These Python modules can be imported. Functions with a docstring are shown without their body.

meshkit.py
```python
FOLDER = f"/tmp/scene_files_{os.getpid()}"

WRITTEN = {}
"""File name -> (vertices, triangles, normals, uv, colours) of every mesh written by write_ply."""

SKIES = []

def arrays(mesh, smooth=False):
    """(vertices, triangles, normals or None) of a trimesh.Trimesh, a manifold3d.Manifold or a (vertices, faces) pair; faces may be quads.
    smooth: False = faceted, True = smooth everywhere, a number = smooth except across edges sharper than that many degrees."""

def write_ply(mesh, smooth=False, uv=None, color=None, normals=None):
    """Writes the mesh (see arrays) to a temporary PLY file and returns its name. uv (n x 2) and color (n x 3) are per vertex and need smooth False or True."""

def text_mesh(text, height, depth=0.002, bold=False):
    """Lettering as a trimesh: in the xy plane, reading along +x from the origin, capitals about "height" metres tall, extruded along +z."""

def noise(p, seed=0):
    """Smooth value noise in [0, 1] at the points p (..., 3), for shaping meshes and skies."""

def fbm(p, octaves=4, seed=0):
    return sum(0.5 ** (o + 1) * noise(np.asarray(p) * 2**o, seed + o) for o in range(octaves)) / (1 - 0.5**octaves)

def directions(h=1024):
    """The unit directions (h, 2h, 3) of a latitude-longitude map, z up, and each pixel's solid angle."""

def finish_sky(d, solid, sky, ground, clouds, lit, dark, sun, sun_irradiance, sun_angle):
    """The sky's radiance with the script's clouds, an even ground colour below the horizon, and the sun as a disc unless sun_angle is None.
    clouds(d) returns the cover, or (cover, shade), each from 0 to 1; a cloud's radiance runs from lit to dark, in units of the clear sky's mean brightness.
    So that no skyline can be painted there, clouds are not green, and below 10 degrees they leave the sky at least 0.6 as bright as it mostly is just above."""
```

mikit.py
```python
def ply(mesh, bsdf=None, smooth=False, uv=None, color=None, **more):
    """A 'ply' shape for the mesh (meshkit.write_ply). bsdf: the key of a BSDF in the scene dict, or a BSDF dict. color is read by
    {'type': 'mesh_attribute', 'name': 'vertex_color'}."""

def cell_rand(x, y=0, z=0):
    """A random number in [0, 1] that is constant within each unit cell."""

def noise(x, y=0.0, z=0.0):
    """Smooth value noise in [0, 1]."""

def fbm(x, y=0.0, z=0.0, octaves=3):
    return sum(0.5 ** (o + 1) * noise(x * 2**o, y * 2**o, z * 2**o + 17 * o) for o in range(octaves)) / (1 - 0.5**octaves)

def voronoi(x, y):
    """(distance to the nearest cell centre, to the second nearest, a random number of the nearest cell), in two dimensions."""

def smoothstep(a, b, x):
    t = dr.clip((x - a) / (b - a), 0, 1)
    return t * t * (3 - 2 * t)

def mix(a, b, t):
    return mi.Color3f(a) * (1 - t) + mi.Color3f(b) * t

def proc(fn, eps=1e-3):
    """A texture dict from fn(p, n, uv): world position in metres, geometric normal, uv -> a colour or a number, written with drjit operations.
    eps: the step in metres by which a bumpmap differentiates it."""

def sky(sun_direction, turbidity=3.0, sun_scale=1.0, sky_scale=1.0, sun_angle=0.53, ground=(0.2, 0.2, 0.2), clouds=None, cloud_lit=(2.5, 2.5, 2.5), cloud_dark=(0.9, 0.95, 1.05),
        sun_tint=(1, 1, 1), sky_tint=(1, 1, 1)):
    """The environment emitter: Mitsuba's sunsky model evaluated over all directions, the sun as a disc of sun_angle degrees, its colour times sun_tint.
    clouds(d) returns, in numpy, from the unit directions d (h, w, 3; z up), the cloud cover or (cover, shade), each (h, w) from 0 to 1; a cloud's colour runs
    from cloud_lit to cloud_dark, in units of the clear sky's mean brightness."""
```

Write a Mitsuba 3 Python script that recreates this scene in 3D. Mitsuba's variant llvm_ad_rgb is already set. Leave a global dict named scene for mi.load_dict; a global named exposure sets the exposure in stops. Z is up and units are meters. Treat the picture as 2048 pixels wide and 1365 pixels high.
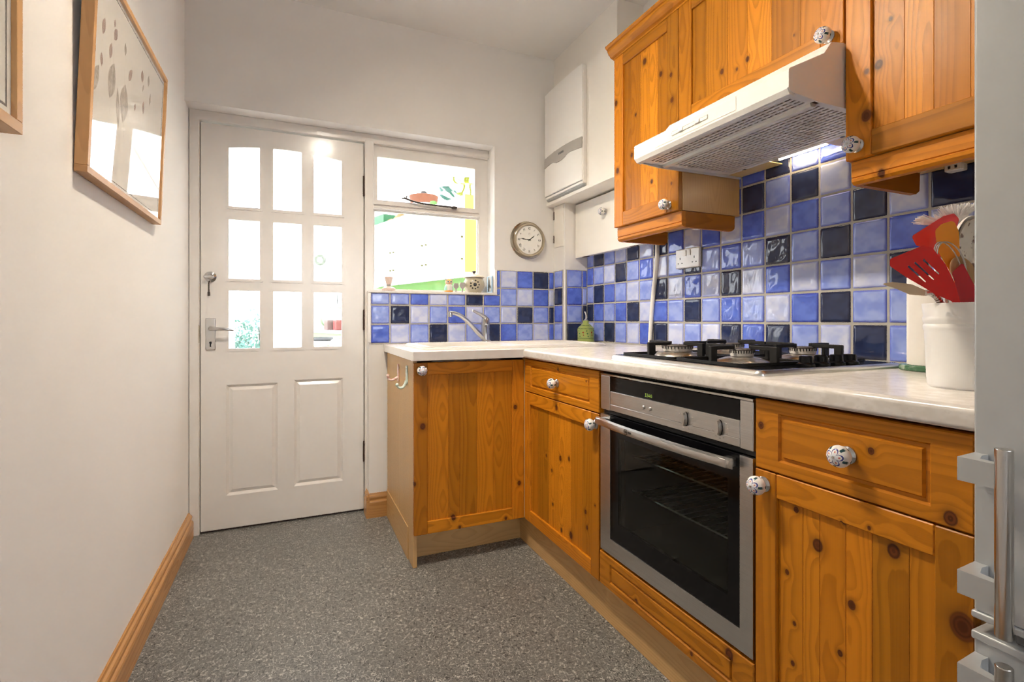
import math, random
import numpy as np
import trimesh
import mitsuba as mi
import drjit as dr
import manifold3d as m3
from shapely.geometry import Polygon, box as sbox
from shapely.ops import unary_union
import mikit, meshkit
from mikit import proc, noise, fbm, voronoi, cell_rand, smoothstep, mix

T = mi.ScalarTransform4f
random.seed(7)
scene, labels = {}, {}

# ------------------------------------------------------------------ camera, sky, exposure
EYE_H, YAW = 1.035, 0.41055
scene['camera'] = {
    'type': 'perspective', 'fov': math.degrees(2 * math.atan(1024 / 1007.0)), 'fov_axis': 'x',
    'near_clip': 0.02, 'far_clip': 200.0, 'principal_point_offset_y': (682.5 - 640.0) / 1365.0,
    'to_world': T().look_at(origin=[0, 0, EYE_H], target=[math.sin(YAW), math.cos(YAW), EYE_H], up=[0, 0, 1])}
exposure = 0.18
scene['sky'] = mikit.sky((0.3, 0.5, 0.8), turbidity=4.0, sun_scale=0.0, sky_scale=52.0,
                         ground=(0.35, 0.36, 0.33), clouds=lambda d: np.ones(d.shape[:2]) * 0.93, cloud_lit=(1.0, 1.0, 1.0), cloud_dark=(0.9, 0.9, 0.95))
LAMP = (1200.0, 1040.0, 810.0)
ADDED_FILL = (95.0, 90.0, 84.0)  # added fill strips on the lamp bar, facing the ceiling
HOOD_LAMP = (26.0, 20.0, 12.5)

# ------------------------------------------------------------------ helpers
used = set()
def key(name, parent=None):
    base = (parent + '__' if parent else '') + name
    k, i = base, 0
    while k in used:
        i += 1
        k = f'{base}_{i:03d}'
    used.add(k)
    return k

def tag(k, label=None, cat=None, group=None, kind=None):
    d = {n: v for n, v in (('label', label), ('category', cat), ('group', group), ('kind', kind)) if v}
    if d:
        labels[k] = d

def thing(name, label, cat, group=None, kind=None):
    k = key(name)
    tag(k, label, cat, group, kind)
    return k

def add(name, mesh, bsdf, parent=None, smooth=False, uv=None, label=None, cat=None, group=None, kind=None, **more):
    k = key(name, parent)
    scene[k] = mikit.ply(mesh, bsdf, smooth=smooth, uv=uv, **more)
    tag(k, label, cat, group, kind)
    return k

def addshape(name, shape, parent=None, label=None, cat=None, group=None, kind=None, **more):
    k = key(name, parent)
    scene[k] = {**shape, **more}
    tag(k, label, cat, group, kind)
    return k

def cat(*ms):
    return trimesh.util.concatenate([m for m in ms])

def box(x0, x1, y0, y1, z0, z1, c=0.0):
    lo, hi = np.array([min(x0, x1), min(y0, y1), min(z0, z1)]), np.array([max(x0, x1), max(y0, y1), max(z0, z1)])
    if c <= 0:
        return trimesh.creation.box(bounds=[lo, hi])
    c = min(c, 0.45 * (hi - lo).min())
    pts = []
    for sx in (0, 1):
        for sy in (0, 1):
            for sz in (0, 1):
                p = np.where([sx, sy, sz], hi, lo)
                s = np.where([sx, sy, sz], -c, c)
                for a in range(3):
                    q = p + s
                    q[a] = p[a]
                    pts.append(q)
    return trimesh.convex.convex_hull(np.array(pts))

def rbox(x0, x1, y0, y1, z0, z1, r, n=3):
    """box with round edges"""
    lo, hi = np.array([x0, y0, z0]) + r, np.array([x1, y1, z1]) - r
    s = trimesh.creation.uv_sphere(radius=r, count=[4 * n, 4 * n])
    v = np.vstack([s.vertices + np.where([a, b, c], hi, lo) for a in (0, 1) for b in (0, 1) for c in (0, 1)])
    return trimesh.convex.convex_hull(v)

AX = {'x': ([0, 1, 0], [0, 0, 1], [1, 0, 0]), 'y': ([1, 0, 0], [0, 0, 1], [0, 1, 0]), 'z': ([1, 0, 0], [0, 1, 0], [0, 0, 1])}
def extr(poly, axis, t0, t1):
    """polygon in the two other axes (x: (y,z); y: (x,z); z: (x,y)) swept along axis"""
    if not isinstance(poly, (Polygon,)) and not hasattr(poly, 'geoms'):
        poly = Polygon(poly)
    ms = []
    for g in getattr(poly, 'geoms', [poly]):
        if g.area > 1e-10:
            ms.append(trimesh.creation.extrude_polygon(g, t1 - t0, engine='earcut'))
    m = cat(*ms)
    a, b, c = (np.array(q, float) for q in AX[axis])
    v = m.vertices
    w = v[:, :1] * a + v[:, 1:2] * b + (v[:, 2:] + t0) * c
    f = m.faces if np.linalg.det(np.stack([a, b, c])) > 0 else m.faces[:, ::-1]
    return trimesh.Trimesh(w, f, process=False)

def rrect(x0, x1, y0, y1, r, n=8):
    return sbox(x0 + r, y0 + r, x1 - r, y1 - r).buffer(r, quad_segs=n)

def lathe(prof, n=32, at=(0, 0, 0), axis=(0, 0, 1)):
    m = trimesh.creation.revolve(np.array(prof, float), sections=n)
    if m.volume < 0:
        m.invert()
    if tuple(axis) != (0, 0, 1):
        m.apply_transform(trimesh.geometry.align_vectors([0, 0, 1], axis))
    m.apply_translation(at)
    return m

def tube(pts, r, n=10, cap=True):
    p = np.asarray(pts, float)
    r = np.broadcast_to(np.asarray(r, float), (len(p),))
    t = np.gradient(p, axis=0)
    t /= np.linalg.norm(t, axis=1, keepdims=True) + 1e-12
    ref = np.array([0, 0, 1.0]) if abs(t[:, 2]).mean() < 0.9 else np.array([1.0, 0, 0])
    a = np.cross(t, ref)
    a /= np.linalg.norm(a, axis=1, keepdims=True) + 1e-12
    b = np.cross(t, a)
    ang = np.arange(n) * 2 * np.pi / n
    v = (p[:, None] + r[:, None, None] * (np.cos(ang)[None, :, None] * a[:, None] + np.sin(ang)[None, :, None] * b[:, None])).reshape(-1, 3)
    f = []
    for i in range(len(p) - 1):
        for j in range(n):
            q = [i * n + j, i * n + (j + 1) % n, (i + 1) * n + (j + 1) % n, (i + 1) * n + j]
            f += [[q[0], q[1], q[2]], [q[0], q[2], q[3]]]
    if cap:
        v = np.vstack([v, p[:1], p[-1:]])
        e = len(p) * n
        for j in range(n):
            f += [[e, (j + 1) % n, j], [e + 1, (len(p) - 1) * n + j, (len(p) - 1) * n + (j + 1) % n]]
    m = trimesh.Trimesh(v, np.array(f), process=False)
    if m.volume < 0:
        m.invert()
    return m

def bez(*c, n=16):
    c = [np.array(q, float) for q in c]
    t = np.linspace(0, 1, n)[:, None]
    while len(c) > 1:
        c = [a * (1 - t) + b * t for a, b in zip(c[:-1], c[1:])] if len(c[0].shape) > 1 else [a[None] * (1 - t) + b[None] * t for a, b in zip(c[:-1], c[1:])]
    return c[0]

def man(m):
    v, f = np.asarray(m.vertices, np.float32), np.asarray(m.faces, np.uint32)
    t = trimesh.Trimesh(v, f, process=True)
    return m3.Manifold(m3.Mesh(np.asarray(t.vertices, np.float32), np.asarray(t.faces, np.uint32)))

def tri(m):
    k = m.to_mesh()
    return trimesh.Trimesh(k.vert_properties[:, :3], k.tri_verts, process=False)

def minus(a, *bs):
    r = man(a)
    for b in bs:
        r = r - man(b)
    return tri(r)

def union(*ms):
    r = man(ms[0])
    for b in ms[1:]:
        r = r + man(b)
    return tri(r)

CELL = 8.0
cells = [0]
def wood_uv(mesh, g):
    """split triangles, u along the grain (each board in a cell of its own), v across"""
    g = 'xyz'.index(g)
    v = mesh.vertices[mesh.faces].reshape(-1, 3)
    f = np.arange(len(v)).reshape(-1, 3)
    nrm = np.abs(np.cross(v[1::3] - v[::3], v[2::3] - v[::3]))
    c = (mesh.bounds[0] + mesh.bounds[1]) / 2
    a, b = [i for i in range(3) if i != g]
    cells[0] += 1
    w = v - c
    uv = np.zeros((len(v), 2))
    for i in range(len(f)):
        n = nrm[i] / (nrm[i].max() + 1e-15)
        s = slice(3 * i, 3 * i + 3)
        if n[g] > 0.9:
            uu, vv = w[s, a] * 0.02, w[s, b]
        else:
            uu, vv = w[s, g], (w[s, b] if n[a] > n[b] else w[s, a])
        uv[s, 0], uv[s, 1] = uu + CELL * (cells[0] % 97) + CELL / 2, vv
    return trimesh.Trimesh(v, f, process=False), uv

def wood(name, mesh, g, parent=None, bsdf='pine', **kw):
    m, uv = wood_uv(mesh, g)
    return add(name, m, bsdf, parent, uv=uv, **kw)

def board(name, x0, x1, y0, y1, z0, z1, g, parent=None, bsdf='pine', c=0.0015, **kw):
    return wood(name, box(x0, x1, y0, y1, z0, z1, c), g, parent, bsdf, **kw)

def quad(o, a, b):
    o, a, b = (np.array(q, float) for q in (o, a, b))
    return trimesh.Trimesh([o, o + a, o + a + b, o + b], [[0, 1, 2], [0, 2, 3]], process=False)

# ------------------------------------------------------------------ materials
def S(r, g, b):
    f = lambda c: (c / 255 / 12.92) if c / 255 <= 0.04045 else ((c / 255 + 0.055) / 1.055) ** 2.4
    return [f(r), f(g), f(b)]

def rgb(c):
    return {'type': 'rgb', 'value': [float(x) for x in c]}

def mat(name, col, rough=0.5, metal=0.0, spec=0.5, two=True, **kw):
    d = {'type': 'principled', 'base_color': col if isinstance(col, dict) else rgb(col), 'roughness': rough, 'metallic': metal, 'specular': spec, **kw}
    scene[name] = {'type': 'twosided', 'b': d} if two else d

def bumped(name, col, rough, height, eps=1e-3, spec=0.5):
    scene[name] = {'type': 'twosided', 'b': {'type': 'bumpmap', 'arbitrary': proc(height, eps), 'scale': 1.0,
                   'b': {'type': 'principled', 'base_color': col if isinstance(col, dict) else rgb(col), 'roughness': rough, 'specular': spec}}}

KNOTS = [(0.493, 2.055, 0.593, 0.0124), (0.458, 2.055, 0.358, 0.0082), (0.912, 2.055, 0.644, 0.0089), (0.931, 2.055, 0.302, 0.009), (0.626, 2.055, 0.194, 0.0106), (0.653, 2.055, 0.149, 0.0064), (0.866, 2.055, 0.154, 0.0066), (0.955, 1.741, 0.839, 0.0059), (0.955, 1.535, 0.817, 0.0036), (0.955, 1.754, 0.687, 0.0099), (0.955, 1.857, 0.472, 0.0062), (0.955, 1.737, 0.49, 0.0098), (0.955, 1.67, 0.505, 0.0076), (0.955, 1.808, 0.423, 0.0061), (0.955, 1.8, 0.289, 0.0061), (0.955, 1.552, 0.345, 0.0072), (0.955, 1.542, 0.292, 0.0071), (0.955, 1.729, 0.211, 0.0078), (0.955, 1.655, 0.22, 0.0132), (0.955, 1.477, 0.394, 0.0034), (0.955, 1.249, 0.182, 0.0061), (0.955, 1.017, 0.163, 0.0052), (0.955, 0.893, 0.237, 0.0131), (0.955, 0.806, 0.8, 0.0078), (0.955, 0.574, 0.798, 0.0063), (0.955, 0.454, 0.72, 0.0111), (0.955, 0.727, 0.638, 0.0062), (0.955, 0.68, 0.583, 0.012), (0.955, 0.627, 0.649, 0.0038), (0.955, 0.577, 0.658, 0.0036), (0.955, 0.541, 0.63, 0.0122), (0.955, 0.748, 0.498, 0.0053), (0.955, 0.613, 0.498, 0.0084), (0.955, 0.635, 0.394, 0.0057), (0.955, 0.731, 0.398, 0.0042), (0.955, 0.735, 0.312, 0.0052), (0.955, 0.438, 0.557, 0.0202), (1.3, 1.658, 2.084, 0.0121), (1.3, 1.56, 1.989, 0.0097), (1.3, 1.493, 1.954, 0.0075), (1.3, 1.843, 1.985, 0.011), (1.3, 1.716, 1.889, 0.0062), (1.3, 1.488, 1.858, 0.0094), (1.3, 1.743, 1.729, 0.0084), (1.3, 1.832, 1.686, 0.0109), (1.3, 1.614, 1.585, 0.0079), (1.3, 1.49, 1.546, 0.0056), (1.3, 1.461, 1.764, 0.0055), (1.3, 1.257, 1.861, 0.0083), (1.3, 1.154, 1.854, 0.0078), (1.3, 1.195, 1.841, 0.0048), (1.3, 0.994, 1.846, 0.0028), (1.3, 0.768, 1.657, 0.0109), (1.3, 0.741, 1.754, 0.0048), (1.3, 0.791, 1.649, 0.0062), (1.3, 0.792, 1.54, 0.0136), (1.3, 0.767, 1.393, 0.0097)]

def wood_fn(light, dark, red, knots=(), spread=0.4, contrast=0.75):
    def fn(p, n, uv):
        k = dr.floor(uv.x / CELL)
        lu, v = uv.x - CELL * k - CELL / 2, uv.y
        r1, r2, r3, r4 = (cell_rand(k, j, 3) for j in (1, 2, 3, 4))
        kd, infl = mi.Float(9.0), mi.Float(0.0)
        for (x, y, z, r) in knots:
            d = dr.sqrt(dr.square(p.x - x) * (0.0 if y != 2.055 else 1.0) + dr.square(p.y - y) * (0.0 if y == 2.055 else 1.0) + dr.square((p.z - z) * 0.8)) / r
            d = d + dr.select(dr.abs(p.x - x if y != 2.055 else p.y - y) > 0.035, 20.0, 0.0)
            kd = dr.minimum(kd, d)
        infl = dr.exp(-dr.square(kd) * 0.16)
        h = 0.010 + 0.035 * r2 + 0.05 * dr.abs(noise(lu * 2.2 + 31 * r1, k * 1.0) - 0.45)
        rr = dr.sqrt(dr.square(v - (r1 - 0.5) * 0.05 + 0.006 * (noise(lu * 5, k, 7) - 0.5)) + dr.square(h)) + infl * 0.010
        ring = rr * (85 + 55 * r3) + 0.35 * fbm(lu * 3, v * 60, k)
        ring = ring - dr.floor(ring)
        late = smoothstep(0.30, 0.93, ring) * (1 - smoothstep(0.93, 1.0, ring))
        fine = noise(lu * 9, v * 1100, k)
        wide = noise(lu * 1.3, v * 14, k + 0.5)
        c = mix(light, dark, dr.clip(late * contrast + 0.16 * (fine - 0.4) + 0.25 * (wide - 0.4), 0, 1))
        c = mix(c, red, dr.clip(0.45 * r4 + 0.25 * (wide - 0.5), 0, 1))
        c = c * (1 - spread / 2 + spread * r3)
        c = mix(c, (0.10, 0.030, 0.006), 0.5 * dr.exp(-dr.square(dr.maximum(kd - 0.6, 0)) * 1.4))
        core = 1 - smoothstep(0.72, 1.0, kd)
        c = mix(c, mix((0.040, 0.009, 0.003), (0.13, 0.032, 0.008), noise(kd * 7, k)), core * 0.93)
        return c
    return fn

mat('pine', proc(wood_fn((0.50, 0.186, 0.011), (0.26, 0.078, 0.004), (0.36, 0.108, 0.005), KNOTS, 0.66, 0.48)), 0.36, spec=0.24)
mat('pale_pine', proc(wood_fn((0.52, 0.325, 0.14), (0.42, 0.235, 0.085), (0.47, 0.275, 0.10), (), 0.14, 0.5)), 0.38)
mat('skirting_pine', proc(wood_fn((0.46, 0.235, 0.075), (0.32, 0.14, 0.036), (0.38, 0.17, 0.045), (), 0.2, 0.5)), 0.3)
mat('oak', proc(wood_fn((0.46, 0.255, 0.10), (0.36, 0.18, 0.062), (0.42, 0.2, 0.07), (), 0.15, 0.6)), 0.4)
def plaster(col):
    def fn(p, n, uv):
        return mi.Color3f(col) * (0.97 + 0.06 * fbm(p.x * 3, p.y * 3, p.z * 3))
    return fn
mat('wall_paint', proc(plaster((0.71, 0.695, 0.68))), 0.75, spec=0.25)
mat('ceiling_paint', proc(plaster((0.74, 0.73, 0.715))), 0.9, spec=0.1)
mat('gloss_white', (0.77, 0.745, 0.72), 0.21)
mat('white_board', (0.76, 0.735, 0.69), 0.35)
mat('white_plastic', (0.80, 0.79, 0.77), 0.22)
mat('cream_plastic', (0.80, 0.79, 0.72), 0.3)
mat('boiler_white', (0.82, 0.81, 0.79), 0.18)
mat('grey_plastic', (0.36, 0.34, 0.32), 0.35)
mat('dark_grey', (0.10, 0.105, 0.11), 0.4)
mat('black', (0.008, 0.008, 0.009), 0.4, spec=0.25)
mat('black_gloss', (0.003, 0.003, 0.004), 0.06, spec=0.22)
mat('cavity', (0.030, 0.038, 0.034), 0.5, spec=0.2)
mat('iron', (0.010, 0.0095, 0.009), 0.42, spec=0.35)
mat('dark_iron', (0.05, 0.043, 0.038), 0.4, metal=0.6)
mat('hinge_brown', (0.035, 0.018, 0.012), 0.5)
mat('grout', proc(lambda p, n, uv: mi.Color3f(0.40, 0.385, 0.355) * (0.86 + 0.28 * fbm(p.x * 25, p.y * 25, p.z * 25))), 0.8)
mat('ceramic', (0.80, 0.795, 0.78), 0.08)
mat('sink_white', (0.80, 0.77, 0.72), 0.16)
mat('paper', (0.82, 0.79, 0.74), 0.9, spec=0.1)
mat('chrome', (0.58, 0.575, 0.57), 0.08, metal=1.0)
mat('steel', proc(lambda p, n, uv: mi.Color3f(0.60, 0.59, 0.575) * (0.94 + 0.12 * noise(p.y * 14, p.z * 900, p.x * 40))), 0.27, metal=1.0)
mat('steel_polished', (0.62, 0.60, 0.57), 0.14, metal=1.0)
mat('fridge_silver', proc(lambda p, n, uv: mi.Color3f(0.42, 0.435, 0.445) * (0.97 + 0.06 * noise(p.y * 40, p.z * 40, p.x * 40))), 0.33, metal=0.3)
mat('rim_steel', (0.74, 0.73, 0.71), 0.28, metal=1.0)
mat('brass_nickel', (0.43, 0.375, 0.29), 0.10, metal=1.0)
mat('burner_alu', proc(lambda p, n, uv: mix((0.62, 0.58, 0.53), (0.42, 0.24, 0.10), smoothstep(0.45, 0.7, fbm(p.x * 30, p.y * 30, p.z * 10)))), 0.25, metal=0.9)
mat('enamel_grey', (0.62, 0.60, 0.57), 0.35)
mat('cap_brown', (0.06, 0.05, 0.045), 0.5)
def worktop_fn(p, n, uv):
    a = fbm(p.x * 55, p.y * 55, p.z * 55)
    b = fbm(p.x * 130 + 5, p.y * 130, p.z * 130)
    c = mix((0.58, 0.545, 0.51), (0.64, 0.61, 0.585), smoothstep(0.35, 0.65, a))
    return mix(c, (0.50, 0.465, 0.43), 0.5 * smoothstep(0.60, 0.80, b))
mat('worktop_stone', proc(worktop_fn), 0.17)
mat('edge_strip', proc(lambda p, n, uv: mix((0.52, 0.475, 0.445), (0.60, 0.56, 0.53), fbm(p.x * 30, p.y * 30, p.z * 30))), 0.3)
def floor_fn(p, n, uv):
    x, y = p.x, p.y
    wx, wy = 0.006 * noise(x * 90, y * 90, 3), 0.006 * noise(x * 90, y * 90, 9)
    a = dr.abs(fbm((x + wx) * 105, (y + wy) * 105, 1.0, 2) - 0.5)
    b = dr.abs(fbm((x + wy) * 115 + 40, (y + wx) * 115, 5.0, 2) - 0.5)
    g = noise(x * 300, y * 300, 2)
    c = mix((0.145, 0.143, 0.136), (0.27, 0.264, 0.25), g)
    c = mix(c, (0.66, 0.645, 0.61), 0.9 * (1 - smoothstep(0.010, 0.050, a)))
    c = mix(c, (0.025, 0.025, 0.025), 0.9 * (1 - smoothstep(0.008, 0.045, b)))
    return c * (0.60 + 0.16 * fbm(x * 4, y * 4))
mat('vinyl', proc(floor_fn), 0.36, spec=0.22)

TILE = {'P': ((0.62, 0.67, 0.88), (0.46, 0.53, 0.84), (0.26, 0.31, 0.70)),
        'L': ((0.33, 0.42, 0.82), (0.21, 0.29, 0.74), (0.09, 0.12, 0.52)),
        'B': ((0.115, 0.19, 0.66), (0.070, 0.12, 0.54), (0.040, 0.055, 0.40)),
        'N': ((0.014, 0.020, 0.058), (0.022, 0.034, 0.090), (0.008, 0.010, 0.032))}
def tile_fn(a, b, e):
    def fn(p, n, uv):
        m = dr.maximum(dr.abs(uv.x - 0.5), dr.abs(uv.y - 0.5)) + 0.05 * (noise(p.x * 60, p.y * 60, p.z * 60) - 0.5)
        cl = smoothstep(0.3, 0.72, fbm(p.x * 26, p.y * 26, p.z * 26, 3))
        return mix(mix(a, b, cl), e, 0.8 * smoothstep(0.405, 0.485, m))
    return fn
for q, (a, b, e) in TILE.items():
    mat('tile_' + q, proc(tile_fn(a, b, e)), 0.05, spec=0.55)

def knob_fn(p, n, uv):
    r = dr.sqrt(dr.square(uv.x) + dr.square(uv.y))
    ph = dr.atan2(uv.y, uv.x)
    pet = dr.abs(dr.cos(ph * 2.5))
    edge = 0.22 + 0.52 * dr.sqrt(pet)
    c = mi.Color3f(0.80, 0.79, 0.775)
    c = mix(c, (0.62, 0.68, 0.80), 0.7 * (1 - smoothstep(0.0, edge, r)))
    c = mix(c, (0.03, 0.03, 0.22), 1 - smoothstep(0.035, 0.065, dr.abs(r - edge)))
    c = mix(c, (0.04, 0.04, 0.25), (1 - smoothstep(0.0, 0.12, pet)) * (1 - smoothstep(0.45, 0.62, r)))
    dx = (1 - pet)
    c = mix(c, (0.55, 0.08, 0.06), (1 - smoothstep(0.05, 0.09, dr.abs(r - 0.5))) * (1 - smoothstep(0.02, 0.05, dx)))
    lf = dr.abs(dr.cos(ph * 2.5 + 1.2))
    c = mix(c, (0.012, 0.05, 0.06), (1 - smoothstep(0.10, 0.14, dr.abs(r - 0.86))) * (1 - smoothstep(0.04, 0.09, 1 - lf)))
    return c
mat('knob_ceramic', proc(knob_fn), 0.08)
scene['glass'] = {'type': 'thindielectric', 'int_ior': 1.5}
scene['dark_glass'] = {'type': 'thindielectric', 'int_ior': 1.27, 'specular_transmittance': rgb((0.20, 0.23, 0.21))}
# ------------------------------------------------------------------ the room
XL, XR, YF, YB, ZC = -0.455, 1.617, 2.716, -2.3, 2.615
ZS = 1.186                                        # window sill
add('floor', box(-0.6, 1.75, YB - 0.1, 2.95, -0.05, 0.0), 'vinyl', kind='structure', label='grey speckled vinyl floor')
add('ceiling', box(-0.6, 1.75, YB - 0.1, 2.87, ZC, ZC + 0.08), 'ceiling_paint', kind='structure', label='plain off-white ceiling')
add('wall_left', box(XL - 0.15, XL, YB - 0.1, 2.95, 0, ZC), 'wall_paint', kind='structure', label='off-white painted wall')
wr = add('wall_right', box(XR, XR + 0.13, YB - 0.1, 2.87, 0, ZC), 'wall_paint', kind='structure', label='wall with blue and white tiles above the worktop')
wf = add('wall_far', union(box(XL, XR, YF, 2.87, 2.042, ZC), box(1.072, XR, YF, 2.87, ZS - 0.01, 2.05), box(0.366, XR, YF, 2.87, 0, ZS)), 'wall_paint', kind='structure',
         label='end wall with the glazed door, the window and a band of tiles')
wb = minus(box(XL - 0.15, XR + 0.13, YB - 0.12, YB, 0, ZC), box(-0.1, 1.45, YB - 0.3, YB + 0.2, 0.95, 2.25))
add('wall_back', wb, 'wall_paint', kind='structure', label='wall behind the viewer with an unseen wide opening that lights the kitchen')
w2 = key('window_2')  # out of view, sized to light the kitchen from behind
tag(w2, label='unseen wide window behind the viewer, sized to light the kitchen', kind='structure')
add('frame', cat(*[box(a, b, YB - 0.09, YB - 0.03, c, d) for a, b, c, d in ((-0.1, -0.05, 0.95, 2.25), (1.40, 1.45, 0.95, 2.25), (0.655, 0.695, 1.0, 2.2), (-0.05, 1.40, 0.95, 1.0), (-0.05, 1.40, 2.2, 2.25))]), 'gloss_white', w2)

# skirting
def ogee(h, t):
    pts = [(0, 0), (t, 0), (t, h - 0.045), (t * 0.9, h - 0.040), (t * 0.62, h - 0.036), (t * 0.62, h - 0.030)]
    pts += [(t * (0.62 + 0.14 * math.sin(math.pi * k / 6)), h - 0.030 + 0.018 * k / 6) for k in range(1, 7)]
    return pts + [(t * 0.36, h - 0.008), (t * 0.25, h), (0, h)]
wood('baseboard_left', extr([(XL + a, b) for a, b in ogee(0.118, 0.022)], 'y', YB, 2.80), 'y', bsdf='skirting_pine', kind='structure', label='varnished pine skirting board along the left wall')
k = wood('baseboard_far', extr([(YF - 0.0 - a, b) for a, b in ogee(0.125, 0.018)], 'x', 0.350, 0.468), 'x', bsdf='skirting_pine', kind='structure', label='short pine skirting board between door and sink cupboard')
wood('return_piece', extr([(0.366 - a, b) for a, b in ogee(0.125, 0.016)], 'y', YF - 0.018, 2.80), 'y', k, 'skirting_pine')

# ------------------------------------------------------------------ door and window in the far wall
YD = 2.822                                        # face of the door
t1 = key('trim_1')
tag(t1, label='white painted frame round door and window', kind='structure')
add('jamb', box(XL + 0.002, -0.411, 2.806, 2.87, 0, 2.042, 0.003), 'gloss_white', t1)
add('mullion', box(0.356, 0.402, 2.800, 2.87, 0, 2.005, 0.003), 'gloss_white', t1)
add('head', box(XL + 0.002, 1.072, 2.806, 2.87, 1.995, 2.042, 0.003), 'gloss_white', t1)
add('stop_bead', cat(box(-0.411, -0.404, 2.85, 2.87, 0, 1.995), box(0.349, 0.356, 2.862, 2.87, 0, 1.995)), 'gloss_white', t1)
add('sill_edge', box(0.362, 1.082, YF - 0.014, YF + 0.002, ZS - 0.008, ZS + 0.004, 0.001), 'gloss_white', t1)
add('edge_strip', cat(box(0.3585, 0.374, YF - 0.013, YF + 0.004, 0.915, ZS - 0.008, 0.002), box(1.070, 1.083, YF - 0.013, YF + 0.003, ZS + 0.004, 1.325, 0.002)), 'gloss_white', t1)

d1 = key('door_1')
tag(d1, label='white painted half-glazed door with nine panes over two panels', kind='structure')
DX0, DX1, DZ1, DT = -0.408, 0.352, 1.990, 0.040
cols = [(-0.298, -0.142), (-0.100, 0.051), (0.091, 0.248)]
rows = [(0.884, 1.188), (1.228, 1.538), (1.584, 1.890)]
slab = man(box(DX0, DX1, YD, YD + DT, 0.010, DZ1, 0.002))
for (a, b) in cols:
    for j, (c, d) in enumerate(rows):
        if j < 2:
            slab = slab - man(box(a, b, YD - 0.1, YD + 0.2, c, d))
        else:                                     # the top row follows a shallow arch
            ar = lambda x: 1.912 - 0.20 * (x + 0.025) ** 2 * 1.6
            xs = np.linspace(a, b, 9)
            slab = slab - man(extr([(a, c), (b, c)] + [(x, ar(x)) for x in xs[::-1]], 'y', YD - 0.1, YD + 0.2))
def frustum(x0, x1, z0, z1, ya, yb, e):
    v = [(x0, ya, z0), (x1, ya, z0), (x1, ya, z1), (x0, ya, z1), (x0 + e, yb, z0 + e), (x1 - e, yb, z0 + e), (x1 - e, yb, z1 - e), (x0 + e, yb, z1 - e)]
    return trimesh.convex.convex_hull(np.array(v, float))
pans = [(-0.300, -0.069, 0.170, 0.716), (0.005, 0.246, 0.176, 0.726)]
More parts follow.
